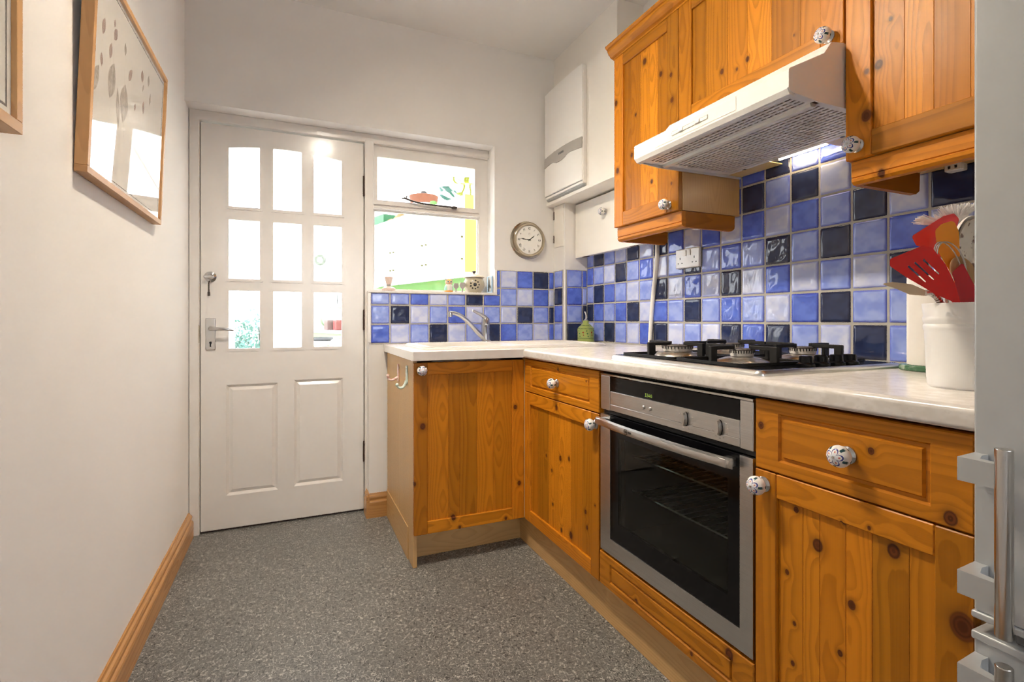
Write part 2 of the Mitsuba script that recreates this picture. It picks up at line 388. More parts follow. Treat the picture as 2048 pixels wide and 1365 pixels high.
for p in pans:
    slab = slab - man(frustum(*p, YD - 0.001, YD + 0.012, 0.012))
add('slab', tri(slab), 'gloss_white', d1)
for p in pans:
    a, b, c, d = p
    m = frustum(a + 0.012, b - 0.012, c + 0.012, d - 0.012, YD + 0.0125, YD + 0.004, 0.016)
    add('raised_panel', m, 'gloss_white', d1)
# glazing beads round each pane, and the panes
for (a, b) in cols:
    for j, (c, d) in enumerate(rows):
        w = 0.009
        if j < 2:
            o = sbox(a - 0.004, c - 0.004, b + 0.004, d + 0.004).difference(sbox(a + w, c + w, b - w, d - w).buffer(-0.004).buffer(0.004))
            pane = quad((a, YD + 0.022, c), (b - a, 0, 0), (0, 0, d - c))
        else:
            xs = np.linspace(a - 0.004, b + 0.004, 9)
            out = Polygon([(a - 0.004, c - 0.004), (b + 0.004, c - 0.004)] + [(x, ar(x) + 0.004) for x in xs[::-1]])
            o = out.difference(out.buffer(-w - 0.008).buffer(0.004))
            xs = np.linspace(a, b, 9)
            pg = Polygon([(a, c), (b, c)] + [(x, ar(x)) for x in xs[::-1]])
            vv, ff = trimesh.creation.triangulate_polygon(pg, engine='earcut')
            pane = trimesh.Trimesh([(x, YD + 0.022, z) for x, z in vv], ff, process=False)
        add('glazing_bead', extr(o, 'y', YD - 0.004, YD + 0.012), 'gloss_white', d1)
        add('pane', pane, 'glass', d1)
for z in (1.758, 1.035, 0.324):
    h = add('hinge', cat(box(0.3475, 0.3565, YD - 0.006, YD + 0.004, z - 0.052, z + 0.052, 0.001), tube([(0.352, YD - 0.006, z - 0.055), (0.352, YD - 0.006, z + 0.055)], 0.0048, 8)), 'hinge_brown', d1)
hp = add('handle_plate', cat(rbox(-0.386, -0.344, YD - 0.008, YD + 0.001, 0.889, 1.042, 0.003)), 'chrome', d1)
add('keyhole', cat(tube([(-0.365, YD - 0.0095, 0.924), (-0.365, YD - 0.007, 0.924)], 0.006, 12), box(-0.368, -0.362, YD - 0.0095, YD - 0.007, 0.903, 0.922)), 'black', hp)
lever = tube(bez((-0.365, YD - 0.004, 0.992), (-0.365, YD - 0.052, 0.992), (-0.362, YD - 0.056, 0.990), (-0.300, YD - 0.054, 0.994), (-0.262, YD - 0.05, 0.985), n=18), np.linspace(0.0105, 0.006, 18), 12)
add('lever', lever, 'chrome', d1, smooth=40)
add('thumb_turn', cat(lathe([(0, 0), (0.026, 0), (0.026, 0.005), (0.014, 0.011), (0.010, 0.022), (0, 0.022)], 24, (-0.366, YD, 1.243), (0, -1, 0)),
                      rbox(-0.392, -0.346, YD - 0.036, YD - 0.022, 1.234, 1.249, 0.006)), 'chrome', d1, smooth=35)
kk = add('key', cat(tube([(-0.371, YD - 0.012, 1.222), (-0.371, YD - 0.014, 1.168)], 0.0022, 8), rbox(-0.376, -0.366, YD - 0.017, YD - 0.012, 1.150, 1.170, 0.0016)), 'dark_iron', d1)
add('threshold', box(DX0 - 0.02, DX1 + 0.02, 2.835, 2.87, 0.0, 0.0092), 'hinge_brown', t1)  # added dark bar, stops daylight leaking under the door
add('strike_plate', box(-0.4135, -0.4085, 2.8035, 2.8065, 0.925, 1.01, 0.001), 'brass_nickel', t1)

w1 = key('window_1')
tag(w1, label='white window beside the door: fanlight over a fixed pane', kind='structure')
fr = sbox(0.400, ZS, 1.072, 1.997).difference(sbox(0.406, ZS + 0.012, 1.016, 1.640)).difference(sbox(0.406, 1.674, 1.012, 1.952))
add('frame', extr(fr, 'y', 2.832, 2.872), 'gloss_white', w1)
sash = sbox(0.403, 1.668, 1.016, 1.956).difference(rrect(0.424, 0.988, 1.692, 1.930, 0.006))
add('sash', extr(sash, 'y', 2.822, 2.842), 'gloss_white', w1)
add('transom_bead', box(0.403, 1.018, 2.816, 2.834, 1.644, 1.654, 0.002), 'gloss_white', w1)
add('glazing_bead', extr(sbox(0.404, ZS + 0.01, 1.018, 1.642).difference(sbox(0.412, ZS + 0.02, 1.010, 1.634)), 'y', 2.842, 2.856), 'gloss_white', w1)
add('pane', quad((0.42, 2.836, 1.688), (0.572, 0, 0), (0, 0, 0.246)), 'glass', w1)
add('pane', quad((0.404, 2.858, ZS + 0.01), (0.614, 0, 0), (0, 0, 0.45)), 'glass', w1)
add('sill_board', box(0.367, 1.072, YF + 0.001, 2.872, ZS - 0.001, ZS + 0.003), 'gloss_white', w1)
st = tube(bez((0.565, 2.80, 1.712), (0.60, 2.80, 1.702), (0.63, 2.80, 1.686), (0.70, 2.80, 1.686), (0.86, 2.80, 1.684), n=14), 0.0045, 8)
add('window_stay', cat(st, rbox(0.845, 0.872, 2.795, 2.822, 1.678, 1.690, 0.003), tube([(0.555, 2.80, 1.708), (0.575, 2.80, 1.708), (0.582, 2.80, 1.724)], 0.003, 8), box(0.846, 0.858, 2.80, 2.825, 1.68, 1.687)), 'dark_iron', w1)

# ------------------------------------------------------------------ boxed pipe in the corner, boiler boxing
PX, PY = 1.462, 2.581
wc = add('wall_corner', box(PX, XR + 0.01, PY, YF + 0.01, 0.86, 1.722), 'wall_paint', kind='structure', label='boxed-in pipe in the corner with tiles at its foot')
add('access_panel', box(PX - 0.006, PX, PY + 0.012, YF - 0.012, 1.470, 1.716, 0.001), 'white_board', wc)
add('hinge', box(PX - 0.010, PX - 0.004, YF - 0.016, YF - 0.009, 1.640, 1.690, 0.001), 'hinge_brown', wc)
add('hinge', box(PX - 0.010, PX - 0.004, YF - 0.016, YF - 0.009, 1.500, 1.545, 0.001), 'hinge_brown', wc)
bx = add('wall_boiler', union(box(1.412, XR + 0.01, 2.010, YF + 0.01, 1.738, 2.385), box(1.460, XR + 0.01, 2.060, YF + 0.01, 2.38, ZC + 0.001)), 'white_board', kind='structure', label='white boxing behind the boiler up to the ceiling')
add('shelf_panel', box(1.409, XR, 1.868, YF, 1.720, 1.738, 0.001), 'white_board', bx)

# ------------------------------------------------------------------ tiles
def tile_mesh(w, h, seed, n=13, th=0.0075):
    s = np.sin(np.linspace(-1, 1, n) * math.pi / 2)
    s = np.sign(s) * np.abs(s) ** 0.82
    gx, gy = np.meshgrid(s, s, indexing='ij')
    x, y = gx * w / 2, gy * h / 2
    ed = 0.007
    dx, dy = np.minimum(w / 2 - abs(x), ed) / ed, np.minimum(h / 2 - abs(y), ed) / ed
    e = (1 - (1 - dx) ** 2.2) * (1 - (1 - dy) ** 2.2)
    P = np.stack([x * 40, y * 26, x * 0], -1)
    bump = (meshkit.fbm(P + seed * 3.7, 2, seed) - 0.5) * 0.0040
    z = 0.0016 + (th - 0.0016) * np.clip(e, 0, 1) ** 0.6 + bump * np.clip(e, 0, 1)
    v = np.stack([x, y, z], -1).reshape(-1, 3)
    idx = np.arange(n * n).reshape(n, n)
    q = np.stack([idx[:-1, :-1], idx[1:, :-1], idx[1:, 1:], idx[:-1, 1:]], -1).reshape(-1, 4)
    f = np.vstack([q[:, [0, 1, 2]], q[:, [0, 2, 3]]])
    # sides down to the wall
    rim = np.concatenate([idx[:, 0], idx[-1, 1:], idx[-2::-1, -1], idx[0, -2:0:-1]])
    low = v[rim].copy(); low[:, 2] = 0
    nv = len(v)
    m = len(rim)
    sf = []
    for i in range(m):
        a, b = rim[i], rim[(i + 1) % m]
        sf += [[b, a, nv + i], [b, nv + i, nv + (i + 1) % m]]
    v2 = np.vstack([v, low])
    uv = np.stack([gx, gy], -1).reshape(-1, 2) / 2 + 0.5
    return trimesh.Trimesh(v2, np.vstack([f, sf]), process=False), np.vstack([uv, uv[rim]])

FULL = {}
def tile_shape(q, w, h):
    if abs(w - TW) < 0.004 and abs(h - TW) < 0.004:
        sd = random.randrange(7)
        if (q, sd) not in FULL:
            m, uv = tile_mesh(TW, TW, sd)
            FULL[q, sd] = mikit.ply(m, 'tile_' + q, smooth=True, uv=uv)
        return FULL[q, sd]
    m, uv = tile_mesh(w, h, random.randrange(50), n=9)
    return mikit.ply(m, 'tile_' + q, smooth=True, uv=uv)

TW = 0.1003
def place(o, xd, nd):
    m = np.eye(4)
    m[:3, 0], m[:3, 1], m[:3, 2], m[:3, 3] = xd, (0, 0, 1), nd, o
    return T(m)

ROWZ = [(0.912, 1.0195), (1.0255, 1.1265), (1.1325, 1.232), (1.2385, 1.338), (1.3445, 1.443), (1.4495, 1.549), (1.5555, 1.655)]
# right wall: the first column is a cut one in the corner
cy = [2.507 - 0.1058 * k for k in range(20)]
RCOL = [(PY - 0.004, cy[0] + 0.003)] + [(cy[k] - 0.003, cy[k + 1] + 0.003) for k in range(19)]
RROW = ['PLNLPBNPLPNBNLPNLP', 'NBLBNPBLNLBLPBNLLN', 'LNBLPLNPBPNPBPLPNL', 'BLPNLBPLNLBLNLNLBP', 'LNLPNPNBPBPBPBLNPN', '..........BNLNPLPN', '..........LBNLBL..']
XT = XR - 0.0005
add('grout_bed', box(XT - 0.0035, XR, 0.42, PY, 0.905, 1.66), 'grout', wr)
for j, row in enumerate(RROW):
    for i, q in enumerate(row):
        if q == '.':
            continue
        ya, yb = RCOL[i]
        w, (za, zb) = ya - yb, ROWZ[j]
        addshape('tile', tile_shape(q, w, zb - za), wr, to_world=place((XT, (ya + yb) / 2, (za + zb) / 2), (0, -1, 0), (-1, 0, 0)))
# far wall
FZ = [(0.912, 1.0085), (1.0145, 1.110), (1.1165, ZS - 0.010), (1.2215, 1.3215)]
fx = [0.3745] + [0.4735 + 0.1056 * k for k in range(0, 11)]
FCOL = [(0.3755, 0.4705)] + [(fx[k] + 0.003, fx[k + 1] - 0.003) for k in range(1, 10)] + [(fx[10] + 0.003, PX - 0.004)]
FROW = ['BPLNPLNBLPB', 'LNPLBPLPNLN', 'LLBPLNBLPBP', '......BPBNB']
YT = YF + 0.0005
add('grout_bed', union(box(0.3745, PX, YF - 0.0030, YF + 0.001, 0.905, ZS - 0.008), box(1.083, PX, YF - 0.0030, YF + 0.001, ZS - 0.02, 1.324)), 'grout', wf)
for j, row in enumerate(FROW):
    for i, q in enumerate(row):
        if q == '.':
            continue
        (xa, xb), (za, zb) = FCOL[i], FZ[j]
        if i == 6 and j == 3:
            xa = 1.086
        if j == 2 and i >= 7:
            zb = 1.2155
        pieces = [(xa, xb, za, zb)]
        if j == 2 and i == 6:
            pieces = [(xa, xb, za, zb)]
        for (xa, xb, za, zb) in pieces:
            addshape('tile', tile_shape(q, xb - xa, zb - za), wf, to_world=place(((xa + xb) / 2, YT, (za + zb) / 2), (1, 0, 0), (0, -1, 0)))
addshape('tile', tile_shape('B', 0.018, 0.036), wf, to_world=place((1.0955, YT, 1.197), (1, 0, 0), (0, -1, 0)))
# the corner boxing: side face (towards the room) and front face
add('grout_bed', union(box(PX - 0.003, XR, PY - 0.003, PY + 0.02, 0.905, 1.330), box(PX - 0.003, PX + 0.02, PY - 0.003, YF, 0.905, 1.330)), 'grout', wc)
CZ = [(0.912, 1.0135), (1.0195, 1.1185), (1.1245, 1.2225), (1.2285, 1.326)]
for j in range(4):
    za, zb = CZ[j]
    q = 'LBNL'[j]
    addshape('tile', tile_shape(q, 0.094, zb - za), wc, to_world=place((PX - 0.0005, (PY + 0.022 + YF - 0.012) / 2, (za + zb) / 2), (0, -1, 0), (-1, 0, 0)))
    addshape('tile', tile_shape('NLBL'[j], 0.100, zb - za), wc, to_world=place((PX + 0.062, PY - 0.0005, (za + zb) / 2), (1, 0, 0), (0, -1, 0)))
    addshape('tile', tile_shape('LNLB'[j], 0.028, zb - za), wc, to_world=place((PX + 0.132, PY - 0.0005, (za + zb) / 2), (1, 0, 0), (0, -1, 0)))
add('corner_trim', tube([(PX - 0.003, PY - 0.003, 0.905), (PX - 0.003, PY - 0.003, 1.330)], 0.007, 10), 'white_plastic', wc)
# ------------------------------------------------------------------ pine cabinet fronts
class Front:
    """maps (s along the front, t up, d outwards) to the world: right run faces -x, sink run faces -y"""
    def __init__(self, axis, plane, s0):
        self.axis, self.plane, self.s0 = axis, plane, s0
    def b(self, s0, s1, t0, t1, d0, d1):
        if self.axis == 'x':
            return (self.plane - d1, self.plane - d0, self.s0 - s1, self.s0 - s0, t0, t1)
        return (self.s0 + s0, self.s0 + s1, self.plane - d1, self.plane - d0, t0, t1)
    def pt(self, s, t, d):
        return (self.plane - d, self.s0 - s, t) if self.axis == 'x' else (self.s0 + s, self.plane - d, t)
    @property
    def across(self):
        return 'y' if self.axis == 'x' else 'x'
    @property
    def out(self):
        return np.array([-1.0, 0, 0]) if self.axis == 'x' else np.array([0, -1.0, 0])

KPROF = [(0.0108, 0.012), (0.0150, 0.0135), (0.0190, 0.018), (0.0207, 0.024), (0.0203, 0.030), (0.0180, 0.0355), (0.0130, 0.0398), (0.0070, 0.0420), (0.0, 0.0426)]
BPROF = [(0.0, 0.0), (0.0165, 0.0), (0.0165, 0.003), (0.0125, 0.006), (0.0095, 0.0085), (0.0100, 0.0105), (0.0135, 0.0115), (0.0150, 0.0140), (0.0110, 0.0150), (0, 0.0150)]
def make_knob(scale):
    m = lathe([(r * scale, z * scale) for r, z in KPROF], 32)
    uv = m.vertices[:, :2] / (0.0207 * scale)
    riv = lathe([(0, 0.0415 * scale), (0.0030 * scale, 0.0420 * scale), (0.0022 * scale, 0.0445 * scale), (0, 0.0450 * scale)], 12)
    return mikit.ply(m, 'knob_ceramic', smooth=True, uv=uv), mikit.ply(cat(lathe([(r * scale, z * scale) for r, z in BPROF], 32), riv), 'chrome', smooth=40)
KNOB = make_knob(1.0)
def knob(parent, pos, out, spin=0.0):
    z = np.array(out, float)
    u = np.array([0, 0, 1.0])
    x = np.cross(u, z)
    x, y = x * math.cos(spin) + u * math.sin(spin), u * math.cos(spin) - x * math.sin(spin)
    m = np.eye(4)
    m[:3, 0], m[:3, 1], m[:3, 2], m[:3, 3] = x, y, z, pos
    addshape('knob', KNOB[0], parent, to_world=T(m), label='white ceramic knob painted with a blue flower')
    addshape('knob_base', KNOB[1], parent, to_world=T(m), label='polished metal knob base')

def door(cab, F, w, z0, z1, planks, st=0.05, rail=0.052, knob_at=None, depth=0.02, spin=0.0, top=None, c=0.0018):
    d = key('door', cab)
    top = top or rail
    for s0, s1 in ((0, st), (w - st, w)):
        board('stile', *F.b(s0, s1, z0, z1, 0, depth), 'z', d, c=c)
    board('rail', *F.b(st + 0.0004, w - st - 0.0004, z1 - top, z1, 0, depth - 0.0003), F.across, d, c=c)
    board('rail', *F.b(st + 0.0004, w - st - 0.0004, z0, z0 + rail, 0, depth - 0.0003), F.across, d, c=c)
    cuts = [st]
    for k in range(planks):
        cuts.append(st + (w - 2 * st) * (k + 1 + (random.uniform(-0.22, 0.22) if k < planks - 1 else 0)) / planks)
    for a, b in zip(cuts[:-1], cuts[1:]):
        board('plank', *F.b(a + 0.0002, b - 0.0002, z0 + rail - 0.006, z1 - top + 0.006, 0.003, depth - 0.0085), 'z', d, c=0.0006)
    if knob_at:
        s, t = knob_at
        knob(d, F.pt(s, t, depth - 0.0003), F.out, spin)
    return d

def inset_slab(F, w, z0, z1, ins, bev, dep, depth=0.02, ins_t=None):
    """drawer front: flat border, routed bevel, sunk field: returns a mesh"""
    it = ins_t if ins_t is not None else ins
    def ring(i, j, d):
        return [F.pt(i, z0 + j, d), F.pt(w - i, z0 + j, d), F.pt(w - i, z1 - j, d), F.pt(i, z1 - j, d)]
    rings = [ring(0, 0, 0), ring(0, 0, depth - 0.0025), ring(0.0025, 0.0025, depth), ring(ins, it, depth), ring(ins + bev * 0.3, it + bev * 0.3, depth - dep), ring(ins + bev * 0.75, it + bev * 0.75, depth - dep), ring(ins + bev, it + bev, depth - dep * 0.15)]
    v = np.array(rings).reshape(-1, 3)
    f = []
    for k in range(len(rings) - 1):
        for j in range(4):
            a, b = 4 * k + j, 4 * k + (j + 1) % 4
            f += [[a, b, b + 4], [a, b + 4, a + 4]]
    e = 4 * (len(rings) - 1)
    f += [[e, e + 1, e + 2], [e, e + 2, e + 3], [0, 2, 1], [0, 3, 2]]
    m = trimesh.Trimesh(v, np.array(f), process=False)
    if m.volume < 0:
        m.invert()
    return m

XF = 0.975                                        # carcass front of the right run; doors stand out 20 mm
GAP = 0.0015
# left unit of the right run: drawer over door
cb = thing('base_cabinet', 'narrow pine base cupboard with a drawer, left of the oven', 'cupboard')
board('carcass', XF + 0.001, 1.58, 1.4545, 2.050, 0.145, 0.840, 'z', cb, 'pale_pine')
F = Front('x', XF, 2.050)
dr_ = key('drawer', cb)
wood('drawer_front', inset_slab(F, 0.596, 0.7165, 0.859, 0.058, 0.012, 0.0055, ins_t=0.024), 'y', dr_)
knob(dr_, F.pt(0.300, 0.784, 0.0193), F.out, 0.3)
door(cb, F, 0.596, 0.143, 0.7135, 6, knob_at=(0.578, 0.676), spin=0.9)
# right unit
cb = thing('base_cabinet', 'pine base cupboard with a drawer between the oven and the fridge', 'cupboard')
board('carcass', XF + 0.001, 1.58, 0.402, 0.8215, 0.145, 0.840, 'z', cb, 'pale_pine')
F = Front('x', XF, 0.8215)
dr_ = key('drawer', cb)
wood('drawer_front', inset_slab(F, 0.3985, 0.7045, 0.858, 0.058, 0.013, 0.006, ins_t=0.025), 'y', dr_)
knob(dr_, F.pt(0.2065, 0.781, 0.0193), F.out, 0.1)
door(cb, F, 0.3985, 0.143, 0.7015, 6, knob_at=(0.024, 0.672), spin=0.5, st=0.053)
# sink unit (hinged on the right), with its end panel and the corner post
cb = thing('sink_cabinet', 'pine cupboard under the sink with a pale end panel', 'cupboard')
F = Front('y', 2.078, 0.457)
wood('end_panel', box(0.457, 0.474, 2.079, 2.698, 0.002, 0.866, 0.001), 'z', cb, 'pale_pine')
board('carcass', 0.4745, 1.04, 2.079, 2.70, 0.145, 0.70, 'z', cb, 'pale_pine')
door(cb, F, 0.498, 0.143, 0.856, 5, knob_at=(0.028, 0.826), spin=0.2, st=0.056, top=0.050)
board('corner_post', 0.9565, 0.9735, 2.052, 2.078, 0.145, 0.862, 'z', cb, 'pale_pine')
# oven housing
cb = thing('oven_housing', 'pine panel below the built-in oven', 'cupboard')
F = Front('x', XF - 0.001, 1.446)
board('carcass', XF + 0.001, 1.58, 0.824, 1.4525, 0.145, 0.258, 'y', cb, 'pale_pine')
wood('front_panel', inset_slab(F, 0.622, 0.146, 0.2555, 0.058, 0.011, 0.0055, depth=0.021, ins_t=0.024), 'y', cb)
# plinths
pl = thing('plinth', 'pale pine plinth along the foot of the oven run', 'plinth')
board('plinth_board', 0.989, 1.005, 0.40, 2.1755, 0.0, 0.1445, 'y', pl, 'pale_pine', c=0.001)
pl = thing('plinth', 'pale pine plinth under the sink cupboard door', 'plinth')
board('plinth_board', 0.4745, 1.004, 2.176, 2.192, 0.0, 0.1445, 'x', pl, 'pale_pine', c=0.001)
pl2 = thing('plinth', 'short pale pine plinth on the end of the sink cupboard facing the door', 'plinth')
board('plinth_board', 0.453, 0.4568, 2.170, 2.690, 0.0, 0.142, 'y', pl2, 'pale_pine', c=0.0008)

# ------------------------------------------------------------------ worktops, sink, tap
ZT = 0.905
def wt_profile(x0, x1, z0, z1):
    r = 0.012
    p = [(x0 + r * (1 - math.sin(a)), z1 - r * (1 - math.cos(a))) for a in np.linspace(math.pi / 2, 0, 7)]
    q = [(x0 + 0.009 * (1 - math.cos(a)), z0 + 0.009 * (1 - math.sin(a))) for a in np.linspace(math.pi / 2, 0, 6)]
    return [(x1, z1), (x1, z0)] + q + p
add('worktop', extr(wt_profile(0.934, 1.611, 0.866, ZT), 'y', 0.402, 2.0225), 'worktop_stone', smooth=30, label='pale stone-effect worktop with a rounded front edge, over the oven', cat='worktop')
sx0, sx1, sy0, sy1 = 0.505, 1.455, 2.075, 2.585
bowl = rbox(0.555, 0.900, 2.125, 2.505, 0.74, 1.0, 0.05)
slab2 = minus(box(0.446, 1.611, 2.0245, 2.712, 0.868, ZT), box(0.54, 0.915, 2.11, 2.52, 0.8, 1.0))
wk = add('worktop', slab2, 'worktop_stone', label='pale worktop around the sink with a square edge', cat='worktop')
add('edging', box(0.4455, 0.946, 2.020, 2.0243, 0.868, ZT - 0.0005, 0.0006), 'edge_strip', wk)
add('edging', box(0.4415, 0.4458, 2.020, 2.712, 0.868, ZT - 0.0005, 0.0006), 'white_board', wk)
outer = rrect(sx0, sx1, sy0, sy1, 0.11, 12)
sk = man(extr(outer, 'z', ZT + 0.0003, ZT + 0.007)) + man(extr(outer.buffer(-0.008), 'z', ZT + 0.005, ZT + 0.013))
sk = sk + man(rbox(0.547, 0.908, 2.117, 2.513, 0.735, 0.95, 0.052)).trim_by_plane((0, 0, -1), -(ZT + 0.0125))
sk = sk - man(bowl) - man(extr(rrect(0.985, 1.42, 2.12, 2.545, 0.06, 10), 'z', ZT + 0.008, ZT + 0.05))
sink = add('sink', tri(sk), 'sink_white', smooth=35, label='white inset sink with a drainer on its right', cat='sink')
add('drain', lathe([(0, 0), (0.036, 0), (0.040, 0.002), (0.030, 0.003), (0, 0.001)], 24, (0.727, 2.31, 0.7402)), 'chrome', sink, smooth=40)
for k in range(6):
    add('drainer_rib', tube([(1.03, 2.16 + 0.066 * k, ZT + 0.008), (1.38, 2.16 + 0.066 * k, ZT + 0.008)], 0.004, 8), 'sink_white', sink, smooth=60)
tp = thing('mixer_tap', 'chrome mixer tap with a slanting spout at the back of the sink', 'tap')
tx, ty, tz = 0.953, 2.548, ZT + 0.013
add('body', lathe([(0, 0), (0.030, 0), (0.030, 0.004), (0.0245, 0.010), (0.0225, 0.03), (0.0225, 0.088), (0.0240, 0.092), (0.0235, 0.097), (0.0225, 0.100), (0.020, 0.118), (0.012, 0.130), (0, 0.134)], 28, (tx, ty, tz)), 'chrome', tp, smooth=35)
sp = bez((tx - 0.01, ty, tz + 0.018), (tx - 0.07, ty - 0.02, tz + 0.06), (tx - 0.135, ty - 0.04, tz + 0.148), (tx - 0.175, ty - 0.052, tz + 0.152), (tx - 0.222, ty - 0.066, tz + 0.152), n=26)
add('spout', cat(tube(sp, np.linspace(0.0130, 0.0095, 26), 14), lathe([(0, 0), (0.0115, 0), (0.0115, 0.022), (0.009, 0.026), (0, 0.026)], 18, tuple(sp[-1] + [0.006, 0, -0.021]))), 'chrome', tp, smooth=45)
lv = bez((tx + 0.012, ty, tz + 0.112), (tx - 0.005, ty - 0.004, tz + 0.142), (tx - 0.04, ty - 0.018, tz + 0.148), (tx - 0.085, ty - 0.036, tz + 0.168), n=14)
add('lever', cat(tube(lv, np.linspace(0.013, 0.004, 14), 12), tube([l + [0, 0, -0.004] for l in lv], np.linspace(0.011, 0.004, 14), 12)), 'chrome', tp, smooth=50)
add('temperature_mark', lathe([(0, 0), (0.004, 0), (0.003, 0.002), (0, 0.002)], 14, (tx - 0.008, ty - 0.0215, tz + 0.082), (-0.3, -1, 0)), 'dark_grey', tp)

# ------------------------------------------------------------------ oven
ov = thing('oven', 'built-in stainless steel oven with a black glass door', 'oven')
OX = 0.9545                                       # its front plane
def ob(name, y0, y1, z0, z1, d0, d1, m, p=ov, c=0.0015, **kw):
    return add(name, box(OX - d1, OX - d0, y0, y1, z0, z1, c), m, p, **kw)
cv = cat(box(1.0, 1.50, 0.845, 0.875, 0.31, 0.86), box(1.0, 1.50, 1.37, 1.40, 0.31, 0.86), box(1.47, 1.50, 0.875, 1.37, 0.31, 0.86), box(1.0, 1.47, 0.875, 1.37, 0.31, 0.335), box(1.0, 1.47, 0.875, 1.37, 0.70, 0.86))
add('cavity', cv, 'cavity', ov)
cp = ob('control_panel', 0.8635, 1.3865, 0.757, 0.8005, -0.02, 0.0, 'steel')
ob('display_glass', 0.8635, 1.3865, 0.801, 0.848, -0.02, 0.0, 'black_gloss', cp, 0.0008)
ob('side_strip', 1.3875, 1.4395, 0.736, 0.849, -0.02, 0.001, 'steel')
ob('side_strip', 0.8255, 0.8625, 0.736, 0.849, -0.02, 0.001, 'steel')
ob('control_panel_skirt', 0.8635, 1.3865, 0.738, 0.757, -0.02, 0.0, 'steel', cp, 0.0006)
ob('top_trim', 0.8255, 1.4395, 0.8495, 0.856, -0.02, 0.002, 'steel_polished', ov, 0.001)
ob('vent_gap', 0.830, 1.436, 0.7225, 0.7375, -0.03, -0.012, 'black', ov, 0)
for y, r in ((1.213, 0.0058), (1.183, 0.0058)):
    add('button', lathe([(0, 0), (r, 0), (r, 0.003), (r * 0.7, 0.005), (0, 0.0055)], 16, (OX, y, 0.775), (-1, 0, 0)), 'steel_polished', cp, smooth=40)
for y in (1.039, 0.923):
    el = Polygon([(y + 0.0075 * math.cos(a), 0.772 + 0.0185 * math.sin(a)) for a in np.linspace(0, 2 * math.pi, 24, endpoint=False)])
    add('dial', cat(extr(el, 'x', OX - 0.009, OX), extr(el.buffer(-0.002), 'x', OX - 0.011, OX - 0.009)), 'steel_polished', cp)
    add('dial_ring', extr(el.buffer(0.0012), 'x', OX - 0.0012, OX), 'black', cp)
    marks = []
    for a in ((0.55, 0.1, -0.45, -1.05, -1.57, -2.1, -2.7) if y < 1 else (0.9, 0.35, -0.3, -1.1, -2.0, -2.8, 2.7)):
        ca, sa = math.cos(a), math.sin(a)
        marks.append(box(OX - 0.0004, OX, y - 0.024 * ca - 0.003, y - 0.024 * ca + 0.003, 0.772 + 0.026 * sa - 0.0015, 0.772 + 0.026 * sa + 0.0015))
    add('scale_marks', cat(*marks), 'grey_plastic', cp, kind='stuff')
def put_text(txt, h, pos, face='x', bold=False, depth=0.0004):
    m = meshkit.text_mesh(txt, h, depth, bold)
    v = m.vertices.copy()
    if face == 'x':                               # reads with -y to the right, faces -x
        m.vertices = np.stack([-v[:, 2] + pos[0], -v[:, 0] + pos[1], v[:, 1] + pos[2]], -1)
    else:                                         # faces -y
        m.vertices = np.stack([v[:, 0] + pos[0], -v[:, 2] + pos[1], v[:, 1] + pos[2]], -1)
    return m
mat('display_green', (0.42, 0.62, 0.10), 0.6)
add('clock_digits', put_text('1340', 0.0095, (OX, 1.209, 0.808), depth=0.0005), 'display_green', cp, label='green digits 1340')
# the door
od = key('door', ov)
fr = sbox(0.8255, 0.2655, 1.4395, 0.7205).difference(sbox(0.8620, 0.3170, 1.3835, 0.7300))
add('frame', extr(fr, 'x', OX - 0.002, OX + 0.02), 'steel', od)
gl = sbox(0.8625, 0.3175, 1.3830, 0.7200).difference(rrect(0.8990, 1.3415, 0.3755, 0.6560, 0.004))
add('black_border', extr(gl, 'x', OX, OX + 0.012), 'black_gloss', od)
add('window', quad((OX + 0.001, 0.8985, 0.375), (0, 0.4435, 0), (0, 0, 0.2815)), 'dark_glass', od)
hs = [(0.0, 0.0), (0.002, 0.009), (0.010, 0.0125), (0.014, 0.0125), (0.014, -0.0125), (0.010, -0.0125), (0.002, -0.009)]
yy = np.linspace(1.426, 0.866, 25)
hv, hf = [], []
for y in yy:
    bow = 0.052 - 0.018 * abs((y - 1.146) / 0.28) ** 2.5
    for (a, b) in hs:
        hv.append((OX - bow + a, y, 0.7005 + b))
n = len(hs)
for i in range(len(yy) - 1):
    for j in range(n):
        q = [i * n + j, i * n + (j + 1) % n, (i + 1) * n + (j + 1) % n, (i + 1) * n + j]
        hf += [[q[0], q[1], q[2]], [q[0], q[2], q[3]]]
for j in range(1, n - 1):
    hf += [[0, j + 1, j], [(len(yy) - 1) * n, (len(yy) - 1) * n + j, (len(yy) - 1) * n + j + 1]]
hm = trimesh.Trimesh(hv, hf, process=False)
if hm.volume < 0:
    hm.invert()
posts = cat(*[box(OX - 0.036, OX + 0.001, y - 0.013, y + 0.013, 0.690, 0.711, 0.002) for y in (1.405, 0.885)])
add('handle', cat(hm, posts), 'steel', od, smooth=35)
tz_ = 0.6985
logo = cat(put_text('N', 0.0075, (OX - 0.0518, 1.236, tz_), bold=True), put_text('EFF', 0.0062, (OX - 0.0518, 1.220, tz_ + 0.0006), bold=True),
           extr(Polygon([(1.2325 + 0.0085 * math.cos(a), tz_ + 0.0037 + 0.0085 * math.sin(a)) for a in np.linspace(0, 2 * math.pi, 28, endpoint=False)]).difference(
               Polygon([(1.2325 + 0.0070 * math.cos(a), tz_ + 0.0037 + 0.0070 * math.sin(a)) for a in np.linspace(0, 2 * math.pi, 28, endpoint=False)])), 'x', OX - 0.0522, OX - 0.0518))
add('maker_mark', logo, 'black', od, label='black lettering NEFF with a ringed N')
